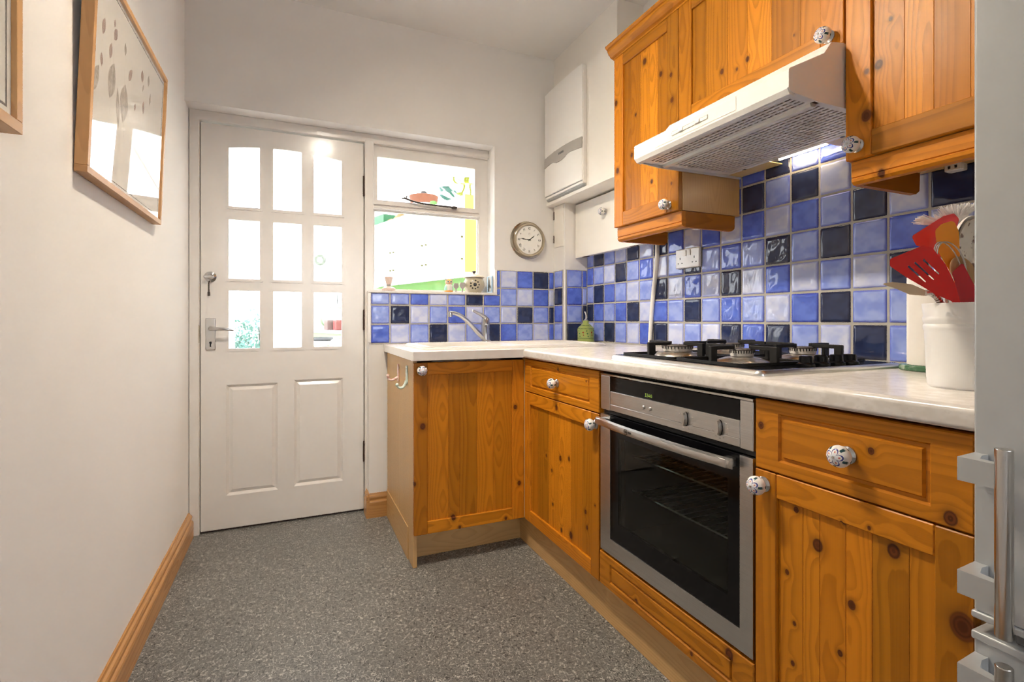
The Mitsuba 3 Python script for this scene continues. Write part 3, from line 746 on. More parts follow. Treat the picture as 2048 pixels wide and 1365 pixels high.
for z in (0.585, 0.470):
    rods = [tube([(1.03, 0.878, z), (1.03, 1.367, z)], 0.0028, 6), tube([(1.44, 0.878, z), (1.44, 1.367, z)], 0.0028, 6)]
    rods += [tube([(1.03, 0.90 + 0.03 * k, z), (1.44, 0.90 + 0.03 * k, z)], 0.0014, 6) for k in range(16)]
    add('oven_rack', cat(*rods), 'chrome', ov)

# ------------------------------------------------------------------ hob
hb = thing('gas_hob', 'black glass gas hob with four burners and cast iron supports', 'hob')
hx0, hx1, hy0, hy1, hz = 0.985, 1.505, 0.832, 1.412, ZT + 0.013
def rim_ring(o):
    return [(x, y) for x, y in rrect(hx0 - o, hx1 + o, hy0 - o, hy1 + o, 0.010 + o, 5).exterior.coords][:-1]
rv, rf_ = [], []
for o, z in ((0.010, ZT + 0.0004), (0.010, ZT + 0.005), (0.0085, ZT + 0.0075), (0.004, hz - 0.0006), (0.001, hz + 0.0006), (-0.0025, hz + 0.0006), (-0.0025, ZT + 0.0004)):
    rv.append([(x, y, z) for x, y in rim_ring(o)])
nr = len(rv[0])
for i_ in range(len(rv)):
    k_ = (i_ + 1) % len(rv)
    for j_ in range(nr):
        q = [i_ * nr + j_, i_ * nr + (j_ + 1) % nr, k_ * nr + (j_ + 1) % nr, k_ * nr + j_]
        rf_ += [[q[0], q[1], q[2]], [q[0], q[2], q[3]]]
rm_ = trimesh.Trimesh(np.array(rv).reshape(-1, 3), np.array(rf_), process=False)
if rm_.volume < 0:
    rm_.invert()
add('steel_rim', rm_, 'rim_steel', hb, smooth=35)
add('glass_top', extr(rrect(hx0 + 0.003, hx1 - 0.003, hy0 + 0.003, hy1 - 0.003, 0.006), 'z', ZT + 0.0004, hz + 0.0005), 'black_gloss', hb)
BURN = [(1.125, 1.262, 1.25), (1.130, 1.015, 0.82), (1.385, 1.285, 1.0), (1.380, 1.020, 0.95)]
for (x, y, s) in BURN:
    b = add('burner', lathe([(0, 0), (0.072, 0), (0.070, 0.004), (0.050 * max(s, .9), 0.013), (0.030 * s, 0.016), (0, 0.016)], 36, (x, y, hz + 0.0006)), 'burner_alu', hb, smooth=50)
    ring = lathe([(0.0, 0.014), (0.030 * s, 0.014), (0.031 * s, 0.0165), (0.036 * s, 0.018), (0.0375 * s, 0.033), (0, 0.033)], 48, (x, y, hz))
    add('flame_ring', ring, 'enamel_grey', b, smooth=30)
    teeth = [box(-0.0012, 0.0012, 0.0360 * s, 0.0382 * s, 0.026, 0.033) for _ in range(28)]
    for q, m in enumerate(teeth):
        m.apply_transform(trimesh.transformations.rotation_matrix(2 * math.pi * q / 28, [0, 0, 1]))
        m.apply_translation((x, y, hz))
    add('flame_slots', cat(*teeth), 'black', b, kind='stuff')
    add('burner_cap', lathe([(0, 0.0332), (0.0385 * s, 0.0332), (0.039 * s, 0.035), (0.037 * s, 0.0375), (0.026 * s, 0.0385), (0, 0.0385)], 40, (x, y, hz)), 'cap_brown', b, smooth=35)
for (ya, yb, ids) in ((1.150, 1.395, (0, 2)), (0.902, 1.143, (1, 3))):
    xa, xb, r = 1.004, 1.490, 0.02
    g = []
    ringp = rrect(xa, xb, ya, yb, r).difference(rrect(xa + 0.010, xb - 0.010, ya + 0.010, yb - 0.010, r - 0.008))
    g.append(extr(ringp, 'z', hz + 0.0012, hz + 0.0085))
    g.append(box(1.249, 1.259, ya + 0.004, yb - 0.004, hz + 0.0012, hz + 0.0085, 0.001))
    fing = []
    for i in ids:
        x, y, s = BURN[i]
        for (dx, dy) in ((1, 0), (-1, 0), (0, 1), (0, -1)):
            ex, ey = (x + dx * 0.105, y) if dx else (x, (yb - 0.011) if dy > 0 else (ya + 0.011))
            if dx:
                ex = min(max(ex, xa + 0.011), xb - 0.011)
            # post up from the frame, finger towards the burner
            ix, iy = x + dx * 0.030, y + dy * 0.030
            px_, py_ = (0.011, 0.0055) if dx else (0.0055, 0.011)
            fing.append(box(ex - px_, ex + px_, ey - py_, ey + py_, hz + 0.004, hz + 0.047, 0.0015))
            w = 0.0050
            x0, x1 = min(ex, ix) - (w if dy else 0), max(ex, ix) + (w if dy else 0)
            y0, y1 = min(ey, iy) - (w if dx else 0), max(ey, iy) + (w if dx else 0)
            fing.append(box(x0, x1, y0, y1, hz + 0.037, hz + 0.0475, 0.0018))
    ps = add('pan_support', cat(*g), 'iron', hb)
    for m_ in range(0, len(fing), 2):
        add('prong', cat(fing[m_], fing[m_ + 1]), 'iron', ps)
for (x, y) in ((1.178, 0.862), (1.234, 0.862), (1.293, 0.862), (1.347, 0.862)):
    kn = add('control_knob', lathe([(0, 0), (0.021, 0), (0.021, 0.006), (0.0165, 0.010), (0.0155, 0.024), (0.013, 0.026), (0, 0.026)], 28, (x, y, hz + 0.0008)), 'black_gloss', hb, smooth=35)
# ------------------------------------------------------------------ wall cabinets
UX = 1.320                                        # carcass front; door faces at 1.300
def under_fittings(cab, y0, y1, returns):
    """light pelmet round the foot of a wall cabinet"""
    prof = [(UX - 0.004, 1.4385), (UX - 0.004, 1.400), (UX - 0.001, 1.3985), (UX - 0.001, 1.3970), (UX - 0.004, 1.3955), (UX - 0.003, 1.388), (UX + 0.004, 1.381), (UX + 0.016, 1.379), (UX + 0.016, 1.4385)]
    wood('pelmet', extr(prof, 'y', y0, y1), 'y', cab)
    for y in returns:
        a, b = (y, y + 0.016)
        rp = Polygon([(UX + 0.0165, 1.379), (1.565, 1.379), (1.580, 1.390), (1.582, 1.4385), (UX + 0.0165, 1.4385)])
        wood('pelmet', extr(rp, 'y', a, b), 'x', cab)
c1 = thing('wall_cabinet', 'pine wall cupboard at the left end of the row, beside the white boxing', 'cupboard')
wood('carcass', box(UX + 0.0005, 1.6055, 1.4535, 1.8575, 1.4405, 2.195, 0.001), 'z', c1, 'pale_pine')
F = Front('x', UX, 1.8575)
door(c1, F, 0.403, 1.4405, 2.192, 5, st=0.062, rail=0.060, knob_at=(0.352, 1.468), spin=0.7)
under_fittings(c1, 1.4545, 1.8545, (1.4545, 1.838))
add('connector_block', rbox(1.552, 1.582, 1.60, 1.655, 1.417, 1.436, 0.003), 'white_plastic', c1)
c2 = thing('wall_cabinet', 'short pine wall cupboard above the cooker hood', 'cupboard')
wood('carcass', box(UX + 0.0005, 1.6055, 0.8475, 1.4525, 1.752, 2.195, 0.001), 'z', c2, 'pale_pine')
F = Front('x', UX, 1.4520)
door(c2, F, 0.604, 1.752, 2.192, 6, st=0.062, rail=0.050, knob_at=(0.565, 1.783), spin=0.15)
c3 = thing('wall_cabinet', 'pine wall cupboard between the hood and the fridge', 'cupboard')
wood('carcass', box(UX + 0.0005, 1.6055, 0.400, 0.8465, 1.4405, 2.195, 0.001), 'z', c3, 'pale_pine')
F = Front('x', UX, 0.8430)
door(c3, F, 0.443, 1.4405, 2.192, 5, st=0.062, rail=0.062, knob_at=(0.030, 1.472), spin=0.45)
under_fittings(c3, 0.402, 0.838, (0.822,))
add('connector_block', rbox(1.552, 1.582, 0.715, 0.752, 1.418, 1.436, 0.003), 'white_plastic', c3)
add('connector_pins', cat(box(1.551, 1.553, 0.724, 0.729, 1.424, 1.431), box(1.551, 1.553, 0.738, 0.743, 1.424, 1.431)), 'black', c3)
# cornice along the top
cx = UX - 0.020
cop = [(cx + 0.02, 2.196), (cx - 0.002, 2.180), (cx - 0.004, 2.186), (cx - 0.014, 2.190), (cx - 0.024, 2.198), (cx - 0.031, 2.208), (cx - 0.034, 2.217), (cx - 0.040, 2.219), (cx - 0.044, 2.224), (cx - 0.044, 2.232), (cx + 0.02, 2.232)]
cn = thing('cornice', 'pine cornice moulding along the top of the wall cupboards', 'moulding')
wood('moulding', extr(cop, 'y', 0.40, 1.862), 'y', cn)
cor = [(1.858 - (a - cx), b) for a, b in cop]
wood('moulding', extr([(p[0], p[1]) for p in cor], 'x', cx, 1.45), 'x', cn)

# ------------------------------------------------------------------ cooker hood
hd = thing('cooker_hood', 'white visor cooker hood under the short pine cupboard', 'cooker hood')
HY0, HY1 = 0.848, 1.449
shell = Polygon([(1.098, 1.600), (1.098, 1.641), (1.102, 1.645), (1.225, 1.706), (1.254, 1.741), (1.298, 1.747), (1.604, 1.747), (1.604, 1.612), (1.115, 1.612), (1.112, 1.596), (1.106, 1.5935)])
add('shell', extr(shell, 'y', HY0 + 0.004, HY1 - 0.004), 'white_plastic', hd)
side = Polygon([(1.098, 1.598), (1.098, 1.641), (1.102, 1.645), (1.225, 1.706), (1.254, 1.741), (1.298, 1.748), (1.604, 1.748), (1.604, 1.590), (1.600, 1.583), (1.21, 1.580), (1.112, 1.588), (1.104, 1.591)])
for a, b in ((HY0, HY0 + 0.004), (HY1 - 0.004, HY1)):
    add('side_cheek', extr(side, 'y', a, b), 'white_plastic', hd)
add('front_lip', extr([(1.106, 1.584), (1.122, 1.582), (1.122, 1.612), (1.098, 1.612), (1.098, 1.596)], 'y', HY0 + 0.0042, HY1 - 0.0042), 'white_plastic', hd)
def grille(x0, x1, ny, nx):
    y0, y1 = HY0 + 0.030, HY1 - 0.030
    sl = []
    py, px = (y1 - y0) / ny, (x1 - x0) / nx
    for i in range(ny):
        for j in range(nx):
            a, b = y0 + py * i, x0 + px * j
            sl.append(sbox(b + 0.28 * px, a + 0.10 * py, b + 0.72 * px, a + 0.90 * py))
    plate = sbox(x0 - 0.008, HY0 + 0.006, x1 + 0.008, HY1 - 0.006).difference(unary_union(sl))
    return extr(plate, 'z', 1.5895, 1.5915)
add('filter_grille', grille(1.140, 1.205, 24, 4), 'white_plastic', hd)
add('filter_grille', grille(1.245, 1.500, 24, 14), 'white_plastic', hd)
mat('filter_felt', proc(lambda p, n, uv: mix((0.20, 0.13, 0.12), (0.05, 0.03, 0.03), smoothstep(0.45, 0.7, fbm(p.x * 18, p.y * 18)))), 0.95, spec=0.1)
add('filter_mat', box(1.126, 1.512, HY0 + 0.006, HY1 - 0.006, 1.5985, 1.602), 'filter_felt', hd)
add('handle_bar', extr([(1.214, 1.592), (1.217, 1.582), (1.235, 1.582), (1.238, 1.592)], 'y', HY0 + 0.03, HY1 - 0.008), 'white_plastic', hd)
add('rear_panel', box(1.512, 1.530, HY0 + 0.005, HY1 - 0.005, 1.588, 1.600, 0.002), 'white_plastic', hd)
for y in (1.35, 0.99):
    add('catch', box(1.518, 1.527, y, y + 0.012, 1.5865, 1.589, 0.001), 'dark_grey', hd)
add('reflector', cat(box(1.530, 1.602, HY0 + 0.006, HY1 - 0.006, 1.606, 1.610)), 'white_plastic', hd)
# tungsten strip lamp above the tiles, lit
lm = key('lamp', hd)
scene[lm] = {**mikit.ply(tube([(1.566, 1.075, 1.600), (1.566, 1.245, 1.600)], 0.0065, 12), 'white_plastic'), 'emitter': {'type': 'area', 'radiance': rgb(HOOD_LAMP)}}
mat('amber_lens', (0.70, 0.52, 0.22), 0.25)
add('lamp_cover', box(1.533, 1.602, 1.262, HY1 - 0.007, 1.590, 1.594, 0.001), 'amber_lens', hd)
add('lamp_cover', box(1.533, 1.602, HY0 + 0.007, 1.058, 1.590, 1.594, 0.001), 'amber_lens', hd)
pn = add('control_strip', box(1.0968, 1.0985, 1.005, 1.335, 1.602, 1.6395, 0.0006), 'cream_plastic', hd)
add('slider_slot', box(1.0955, 1.0970, 1.105, 1.255, 1.6145, 1.6275, 0.0005), 'grey_plastic', pn)
add('slider_track', box(1.0950, 1.0972, 1.1065, 1.2535, 1.616, 1.626, 0.0004), 'cream_plastic', pn)
for y in (1.205, 1.135):
    add('slider', box(1.0915, 1.0965, y, y + 0.018, 1.6155, 1.6265, 0.0012), 'white_plastic', pn)

# ------------------------------------------------------------------ boiler and meter cupboard
mat('base_grey', (0.30, 0.31, 0.31), 0.4)
bo = thing('boiler', 'white wall-hung boiler with a grey band, on the white boxing', 'boiler')
BX, BY0, BY1 = 1.385, 2.262, 2.690
add('casing', rbox(BX + 0.004, 1.4118, BY0, BY1, 1.752, 2.372, 0.004), 'boiler_white', bo)
def bow(y):
    u = (y - (BY0 + BY1) / 2) / ((BY1 - BY0) / 2)
    return 0.006 * (1 - u * u)
def front_panel(zlo, zhi, d, m, name, parent=bo):
    ys = np.linspace(BY0 + 0.003, BY1 - 0.003, 22)
    v, f = [], []
    for y in ys:
        lo, hi = (zlo(y) if callable(zlo) else zlo), (zhi(y) if callable(zhi) else zhi)
        x = BX - bow(y) - d
        v += [(x, y, lo), (x, y, hi), (BX + 0.008, y, hi), (BX + 0.008, y, lo)]
    for i in range(len(ys) - 1):
        for j in range(4):
            q = [4 * i + j, 4 * i + (j + 1) % 4, 4 * i + 4 + (j + 1) % 4, 4 * i + 4 + j]
            f += [[q[0], q[1], q[2]], [q[0], q[2], q[3]]]
    e = 4 * (len(ys) - 1)
    f += [[0, 2, 1], [0, 3, 2], [e, e + 1, e + 2], [e, e + 2, e + 3]]
    mm = trimesh.Trimesh(v, np.array(f), process=False)
    if mm.volume < 0:
        mm.invert()
    return add(name, mm, m, parent, smooth=35)
ub = lambda y: 1.992 + 0.010 * (1 - ((y - 2.476) / 0.214) ** 2)
lb = lambda y: 1.936 + 0.013 * (1 - ((y - 2.476) / 0.214) ** 2) - 0.020 * math.exp(-((y - 2.49) / 0.07) ** 4)
front_panel(lambda y: ub(y) + 0.001, 2.375, 0.0, 'boiler_white', 'front_panel')
bb = front_panel(lb, ub, 0.004, 'grey_plastic', 'band')
front_panel(1.768, lambda y: lb(y) - 0.001, 0.001, 'boiler_white', 'drop_flap')
add('base_panel', extr([(BX + 0.002, 1.7675), (BX + 0.014, 1.745), (1.4118, 1.7395), (1.4118, 1.7675)], 'y', BY0 + 0.002, BY1 - 0.002), 'base_grey', bo)
add('badge', cat(*[box(BX - 0.0117, BX - 0.0095, 2.445 + 0.012 * k, 2.453 + 0.012 * k, 1.966, 1.977, 0.0004) for k in range(5)]), 'dark_grey', bb, kind='stuff')

mc = thing('meter_cupboard', 'low white flap cupboard below the boiler shelf', 'cupboard')
add('body', box(1.545, 1.6155, 1.872, 2.572, 1.410, 1.712, 0.001), 'white_board', mc)
fl = add('flap', box(1.528, 1.5445, 1.870, 2.574, 1.398, 1.7085, 0.0015), 'white_board', mc)
knob(fl, (1.5283, 2.262, 1.612), (-1, 0, 0), 0.3)
for y in (2.47, 2.03):
    add('hinge', box(1.531, 1.5445, y - 0.028, y + 0.028, 1.3945, 1.3985), 'hinge_brown', mc)

# ------------------------------------------------------------------ conduit, socket, soap, clock
cd = bez((1.601, 1.934, 1.397), (1.601, 1.932, 1.33), (1.601, 1.934, 1.28), (1.600, 1.975, 1.18), (1.600, 1.962, 1.10), (1.600, 1.985, 1.00), (1.600, 1.987, ZT + 0.001), n=22)
add('drain_hose', tube(cd, 0.0105, 12), 'white_plastic', smooth=60, label='white hose running down the tiles from the flap cupboard to the worktop', cat='hose')
so = thing('wall_socket', 'white double power socket on the tiles', 'socket')
SX = 1.607
add('plate', rbox(SX - 0.012, SX + 0.001, 1.656, 1.802, 1.265, 1.350, 0.004), 'ceramic', so)
add('back_box', box(SX + 0.001, SX + 0.006, 1.652, 1.798, 1.262, 1.348, 0.001), 'dark_grey', so)  # dark plate shifted sideways and down, stands for the shadow of the socket
for y in (1.716, 1.742):
    add('switch', rbox(SX - 0.0155, SX - 0.010, y - 0.0095, y + 0.0095, 1.318, 1.344, 0.002), 'white_plastic', so)
for y in (1.686, 1.772):
    add('pin_holes', cat(box(SX - 0.0124, SX - 0.010, y - 0.002, y + 0.002, 1.304, 1.313), box(SX - 0.0124, SX - 0.010, y + 0.008, y + 0.015, 1.285, 1.2892), box(SX - 0.0124, SX - 0.010, y - 0.015, y - 0.008, 1.285, 1.2892)), 'black', so)

sd = thing('soap_dispenser', 'green pottery bottle with painted flowers in the corner behind the sink', 'bottle')
sx, sy, sz = 1.528, 2.458, ZT + 0.0003
def soap_fn(p, n, uv):
    z = p.z - sz
    a = dr.atan2(p.y - sy, p.x - sx)
    c = mix((0.24, 0.30, 0.075), (0.31, 0.37, 0.11), fbm(p.x * 40, p.y * 40, p.z * 40))
    for h in (0.0255, 0.0795, 0.098):
        c = mix(c, (0.045, 0.085, 0.025), 0.85 * (1 - smoothstep(0.0008, 0.0018, dr.abs(z - h))))
    for k in range(6):
        ca = -3.5 + 1.05 * k
        for (da, h, r, q) in ((0.0, 0.058, 0.0055, (0.24, 0.05, 0.02)), (0.05, 0.043, 0.0045, (0.24, 0.06, 0.02)), (0.52, 0.052, 0.005, (0.05, 0.14, 0.05)), (0.42, 0.067, 0.004, (0.05, 0.14, 0.05)), (0.6, 0.036, 0.004, (0.05, 0.14, 0.05))):
            da_ = a - (ca + da)
            da_ = da_ - 6.28318 * dr.floor((da_ + 3.14159) / 6.28318)
            d = dr.sqrt(dr.square(da_ * 0.047) + dr.square(z - h))
            c = mix(c, q, 1 - smoothstep(r * 0.75, r, d))
    return c
mat('green_glaze', proc(soap_fn), 0.1)
add('bottle', lathe([(0, 0), (0.045, 0), (0.0475, 0.004), (0.0475, 0.078), (0.0465, 0.082), (0.020, 0.108), (0.0165, 0.110), (0.0165, 0.124), (0.0150, 0.126), (0, 0.126)], 40, (sx, sy, sz)), 'green_glaze', sd, smooth=32)
add('stopper', lathe([(0, 0.126), (0.011, 0.126), (0.011, 0.131), (0.006, 0.134), (0, 0.134)], 20, (sx, sy, sz)), 'steel_polished', sd, smooth=35)
add('straw', tube(bez((sx, sy, sz + 0.133), (sx + 0.003, sy - 0.003, sz + 0.15), (sx, sy, sz + 0.165), (sx - 0.008, sy, sz + 0.176), n=10), 0.0032, 8), 'white_plastic', sd, smooth=60)

ck = thing('wall_clock', 'round polished metal wall clock with roman numerals', 'clock')
CX, CZ_, CY = 1.283, 1.508, YF
R = 0.112
case = [(0, 0.0), (R, 0.0), (R + 0.001, 0.003), (R, 0.006), (R * 0.93, 0.008), (R * 0.90, 0.012), (R * 0.895, 0.030), (R * 0.88, 0.034), (R * 0.86, 0.0355), (R * 0.80, 0.0350), (R * 0.765, 0.030), (R * 0.755, 0.024), (0, 0.024)]
add('case', lathe(case, 64, (CX, CY, CZ_), (0, -1, 0)), 'brass_nickel', ck, smooth=30)
mat('dial_white', (0.80, 0.79, 0.75), 0.4)
add('dial', lathe([(0, 0.0242), (R * 0.752, 0.0242), (R * 0.752, 0.0252), (0, 0.0252)], 48, (CX, CY, CZ_), (0, -1, 0)), 'dial_white', ck)
NUM = ['XII', 'I', 'II', 'III', 'IV', 'V', 'VI', 'VII', 'VIII', 'IX', 'X', 'XI']
def dial_at(m, a, rad, d=0.0252):
    """flat mesh in xy (up = y) set on the dial at clock angle a"""
    v = m.vertices.copy()
    x, y = v[:, 0], v[:, 1] + rad
    X = x * math.cos(a) + y * math.sin(a)
    Z = -x * math.sin(a) + y * math.cos(a)
    m.vertices = np.stack([CX + X, CY - d - v[:, 2], CZ_ + Z], -1)
    return m
for i, t in enumerate(NUM):
    m = meshkit.text_mesh(t, 0.0125, 0.0003, True)
    m.vertices[:, 0] -= (m.bounds[0][0] + m.bounds[1][0]) / 2
    m.vertices[:, 1] -= 0.006
    m.vertices[:, 0] *= 0.62
    add('numeral', dial_at(m, math.pi / 6 * i, R * 0.60), 'black', ck)
def hand(L, w):
    return extr([(-w * .5, -0.010), (w * .5, -0.010), (w * .45, L * .55), (w * 1.1, L * .66), (w * .4, L * .78), (0.0002, L), (-0.0002, L), (-w * .4, L * .78), (-w * 1.1, L * .66), (-w * .45, L * .55)], 'z', 0, 0.0006)
add('hour_hand', dial_at(hand(0.042, 0.004), math.radians(52.5), 0, 0.0262), 'black', ck)
add('minute_hand', dial_at(hand(0.058, 0.0035), math.radians(276), 0, 0.0272), 'black', ck)
add('hub', lathe([(0, 0), (0.0045, 0), (0.0035, 0.003), (0, 0.0035)], 16, (CX, CY - 0.0252, CZ_), (0, -1, 0)), 'black', ck)
em = meshkit.text_mesh('o', 0.016, 0.0002)
em.vertices[:, 0] -= (em.bounds[0][0] + em.bounds[1][0]) / 2
add('emblem', dial_at(em, 0, 0.028), 'grey_plastic', ck)

# ------------------------------------------------------------------ pictures on the left wall
def leaf(cx, cy, a, l, w, col):
    return (cx, cy, a, l, w, col)
BR, GY, GN = (0.23, 0.13, 0.10), (0.30, 0.25, 0.20), (0.05, 0.14, 0.05)
LV = []
#  (y, z, angle of long axis from vertical, half length, half width, colour), on the sheet
for (y, z, a, l, w, c) in ((1.523, 1.752, 0.25, .022, .010, BR), (1.462, 1.790, 0.0, .012, .010, GN), (1.61, 1.776, 0.5, .019, .011, BR), (1.578, 1.718, 0.2, .021, .010, BR), (1.518, 1.668, -0.1, .016, .008, BR),
                           (1.692, 1.778, -0.1, .016, .008, GY), (1.470, 1.670, 0.2, .018, .007, GY), (1.484, 1.608, 0.45, .040, .016, GY), (1.596, 1.650, 0.25, .048, .024, GY), (1.700, 1.632, 0.1, .052, .030, GY), (1.652, 1.600, -0.2, .050, .012, GY),
                           (1.452, 1.512, 0.1, .020, .010, BR), (1.745, 1.730, 0.6, .024, .010, BR), (1.860, 1.778, 0.0, .018, .012, BR), (1.930, 1.794, 0.1, .018, .009, GY), (1.885, 1.692, 0.0, .020, .009, BR), (1.955, 1.745, 0.1, .020, .006, GY), (1.872, 1.747, 0.5, .015, .005, GY),
                           (1.60, 1.80, 0.2, .010, .006, BR), (1.80, 1.660, 0.3, .012, .006, BR)):
    LV.append(leaf(y, z, a, l * 1.12, w * 1.25, c))
def print_fn(p, n, uv):
    c = mix((0.60, 0.575, 0.53), (0.64, 0.61, 0.57), fbm(p.y * 20, p.z * 20))
    for (y, z, a, l, w, q) in LV:
        dy, dz = p.y - y, p.z - z
        u, v = (dy * math.sin(a) + dz * math.cos(a)) / l, (dy * math.cos(a) - dz * math.sin(a)) / w
        d = dr.abs(v) + dr.square(u)
        nn = 0.7 + 0.6 * noise(p.y * 160, p.z * 160)
        c = mix(c, mi.Color3f(q) * nn * 0.8, 0.92 * (1 - smoothstep(0.8, 1.0, d)))
        c = mix(c, (0.50, 0.46, 0.42), 0.5 * (1 - smoothstep(0.0, 0.10, dr.abs(v + 0.3 * u))) * (1 - smoothstep(1.5, 1.7, dr.abs(u))))
    return c
mat('leaf_print', proc(print_fn), 0.7)
mat('mount_board', (0.63, 0.62, 0.57), 0.8)
mat('fine_line', (0.06, 0.05, 0.045), 0.7)
def picture(name, label, y0, y1, z0, z1, lean, fr_, thick, sheet, border, group=None):
    pc = thing(name, label, 'picture')
    # local: y, z, d (off the wall), leaned out at the top
    def L(m):
        v = m.vertices.copy()
        m.vertices = np.stack([v[:, 0] + (v[:, 2] - z0) * math.tan(lean), v[:, 1], v[:, 2]], -1)
        return m
    x0, x1 = XL + 0.0008, XL + thick
    for nm, b, g in (('frame_rail', (x0, x1, y0, y1, z0, z0 + fr_), 'y'), ('frame_rail', (x0, x1, y0, y1, z1 - fr_, z1), 'y'), ('frame_stile', (x0, x1, y0, y0 + fr_, z0 + fr_, z1 - fr_), 'z'), ('frame_stile', (x0, x1, y1 - fr_, y1, z0 + fr_, z1 - fr_), 'z')):
        m, uv = wood_uv(box(*b, 0.0008), g)
        add(nm, L(m), 'oak', pc, uv=uv)
    xs = x1 - 0.008
    add('backing', L(box(x0 + 0.002, xs - 0.002, y0 + fr_ + 0.0003, y1 - fr_ - 0.0003, z0 + fr_ + 0.0003, z1 - fr_ - 0.0003)), 'dark_grey', pc)
    add('print', L(box(xs - 0.0018, xs, y0 + fr_ + 0.0003, y1 - fr_ - 0.0003, z0 + fr_ + 0.0003, z1 - fr_ - 0.0003)), sheet, pc)
    if border:
        e, w = border
        a = sbox(y0 + fr_ + e, z0 + fr_ + e, y1 - fr_ - e, z1 - fr_ - e)
        add('mount_line', L(extr(a.difference(a.buffer(-w, join_style=2)), 'x', xs, xs + 0.0005)), 'fine_line', pc)
    q = quad((xs + 0.004, y0 + fr_, z0 + fr_), (0, y1 - y0 - 2 * fr_, 0), (0, 0, z1 - z0 - 2 * fr_))
    add('glazing', L(q), 'glass', pc)
    return pc
picture('framed_picture', 'oak-framed print of scattered leaves, tilted forward on its hook', 1.436, 2.140, 1.372, 1.892, 0.038, 0.016, 0.026, 'leaf_print', (0.012, 0.0018))
picture('framed_picture', 'oak-framed picture with a wide pale mount, cut by the left edge of the view', 0.56, 1.128, 1.352, 1.95, 0.0, 0.020, 0.030, 'mount_board', (0.014, 0.004))
# ------------------------------------------------------------------ things at the right end of the worktop
cc = thing('utensil_crock', 'white glazed crock holding kitchen utensils, beside the fridge', 'crock')
KX, KY = 1.181, 0.533
pr = [(0, 0), (0.058, 0), (0.061, 0.004), (0.0625, 0.02), (0.0655, 0.108), (0.0675, 0.112), (0.0675, 0.118), (0.0660, 0.122), (0.0685, 0.128), (0.0685, 0.134), (0.0672, 0.138), (0.0695, 0.160), (0.0690, 0.1615), (0.0650, 0.1615), (0.0635, 0.150), (0.0600, 0.020), (0, 0.012)]
add('body', lathe(pr, 56, (KX, KY, ZT + 0.0003)), 'ceramic', cc, smooth=32)
RT, UP, FW = np.array([math.cos(YAW), -math.sin(YAW), 0]), np.array([0, 0, 1.0]), np.array([math.sin(YAW), math.cos(YAW), 0])
KC = np.array([KX, KY, EYE_H])
FW = FW + RT * 0.906                              # depth slants to the right, along the wall's corner
def W(a, b, d=0.0):
    """point of the upright plane through the crock: a to the right, b above eye height, d away from the room"""
    return KC + RT * a + UP * b + FW * d
def blade(pts, d0, d1, th, holes=(), tilt=0.0, rr=0.009):
    """thin plate standing in that plane, its depth going from d0 (left end) to d1 (right end)"""
    pg = Polygon(pts).buffer(0.004).buffer(-0.004).buffer(-rr).buffer(rr)
    pg = max(getattr(pg, 'geoms', [pg]), key=lambda g: g.area)
    for h in holes:
        pg = pg.difference(Polygon(h))
    m = trimesh.creation.extrude_polygon(pg, th, engine='earcut')
    v = m.vertices
    xa, xb = v[:, 0].min(), v[:, 0].max()
    d = d0 + (d1 - d0) * (v[:, 0] - xa) / (xb - xa) + v[:, 2] + tilt * v[:, 1]
    m = trimesh.Trimesh(KC + v[:, :1] * RT + v[:, 1:2] * UP + d[:, None] * FW, m.faces, process=False)
    if m.volume < 0:
        m.invert()
    return m
mat('red_plastic', (0.62, 0.012, 0.010), 0.22)
mat('pink_red', (0.60, 0.045, 0.050), 0.3)
mat('orange_rubber', (0.80, 0.28, 0.015), 0.4)
mat('pale_gold', (0.60, 0.46, 0.32), 0.3, metal=0.25)
mat('crimson', (0.42, 0.014, 0.022), 0.3)
mat('beech', proc(wood_fn((0.38, 0.24, 0.115), (0.28, 0.16, 0.07), (0.34, 0.2, 0.09), (), 0.1, 0.5)), 0.5)
mat('bristle_white', (0.80, 0.79, 0.78), 0.5)
mat('spoon_print', proc(lambda p, n, uv: mix((0.80, 0.76, 0.68), (0.20, 0.13, 0.10), smoothstep(0.60, 0.66, fbm(p.y * 90, p.z * 90, p.x * 90)))), 0.15)
zb = 0.10                                         # how far handles go down into the crock
slot = lambda x, y, L, a, w: [(x + w * math.sin(a), y + w * math.cos(a)), (x + L * math.cos(a) + w * .6 * math.sin(a), y - L * math.sin(a) + w * .6 * math.cos(a)), (x + L * math.cos(a) - w * .6 * math.sin(a), y - L * math.sin(a) - w * .6 * math.cos(a)), (x - w * math.sin(a), y - w * math.cos(a))]
GRP = 'utensils in the white crock'
# front to back; every handle ends at its own place on the bottom of the crock
head = [(-0.1455, 0.113), (-0.085, 0.138), (-0.068, 0.135), (-0.042, 0.103), (-0.025, 0.068), (-0.015, 0.034), (-0.008, 0.012), (-0.008, -0.02), (-0.024, -0.02), (-0.030, 0.034), (-0.062, 0.048), (-0.120, 0.082), (-0.146, 0.100)]
u = thing('slotted_turner', 'bright red slotted turner leaning out of the crock to the left', 'kitchen utensil', GRP)
add('head', blade(head, -0.026, -0.022, 0.004, (slot(-0.112, 0.100, 0.044, 0.74, 0.0018), slot(-0.100, 0.107, 0.048, 0.74, 0.0018), slot(-0.084, 0.112, 0.040, 0.74, 0.0018)), rr=0.0055), 'red_plastic', u)
add('handle', tube([W(-0.014, -0.016, -0.020), W(-0.008, -0.105, -0.022)], 0.0055, 10), 'red_plastic', u, smooth=60)
u = thing('flat_spatula', 'crimson flat spatula low at the right of the crock', 'kitchen utensil', GRP)
add('head', blade([(-0.031, 0.088), (-0.011, 0.108), (0.014, 0.060), (0.022, 0.03), (0.022, -0.02), (0.000, -0.02), (-0.014, 0.030)], -0.014, -0.012, 0.004, rr=0.004), 'crimson', u)
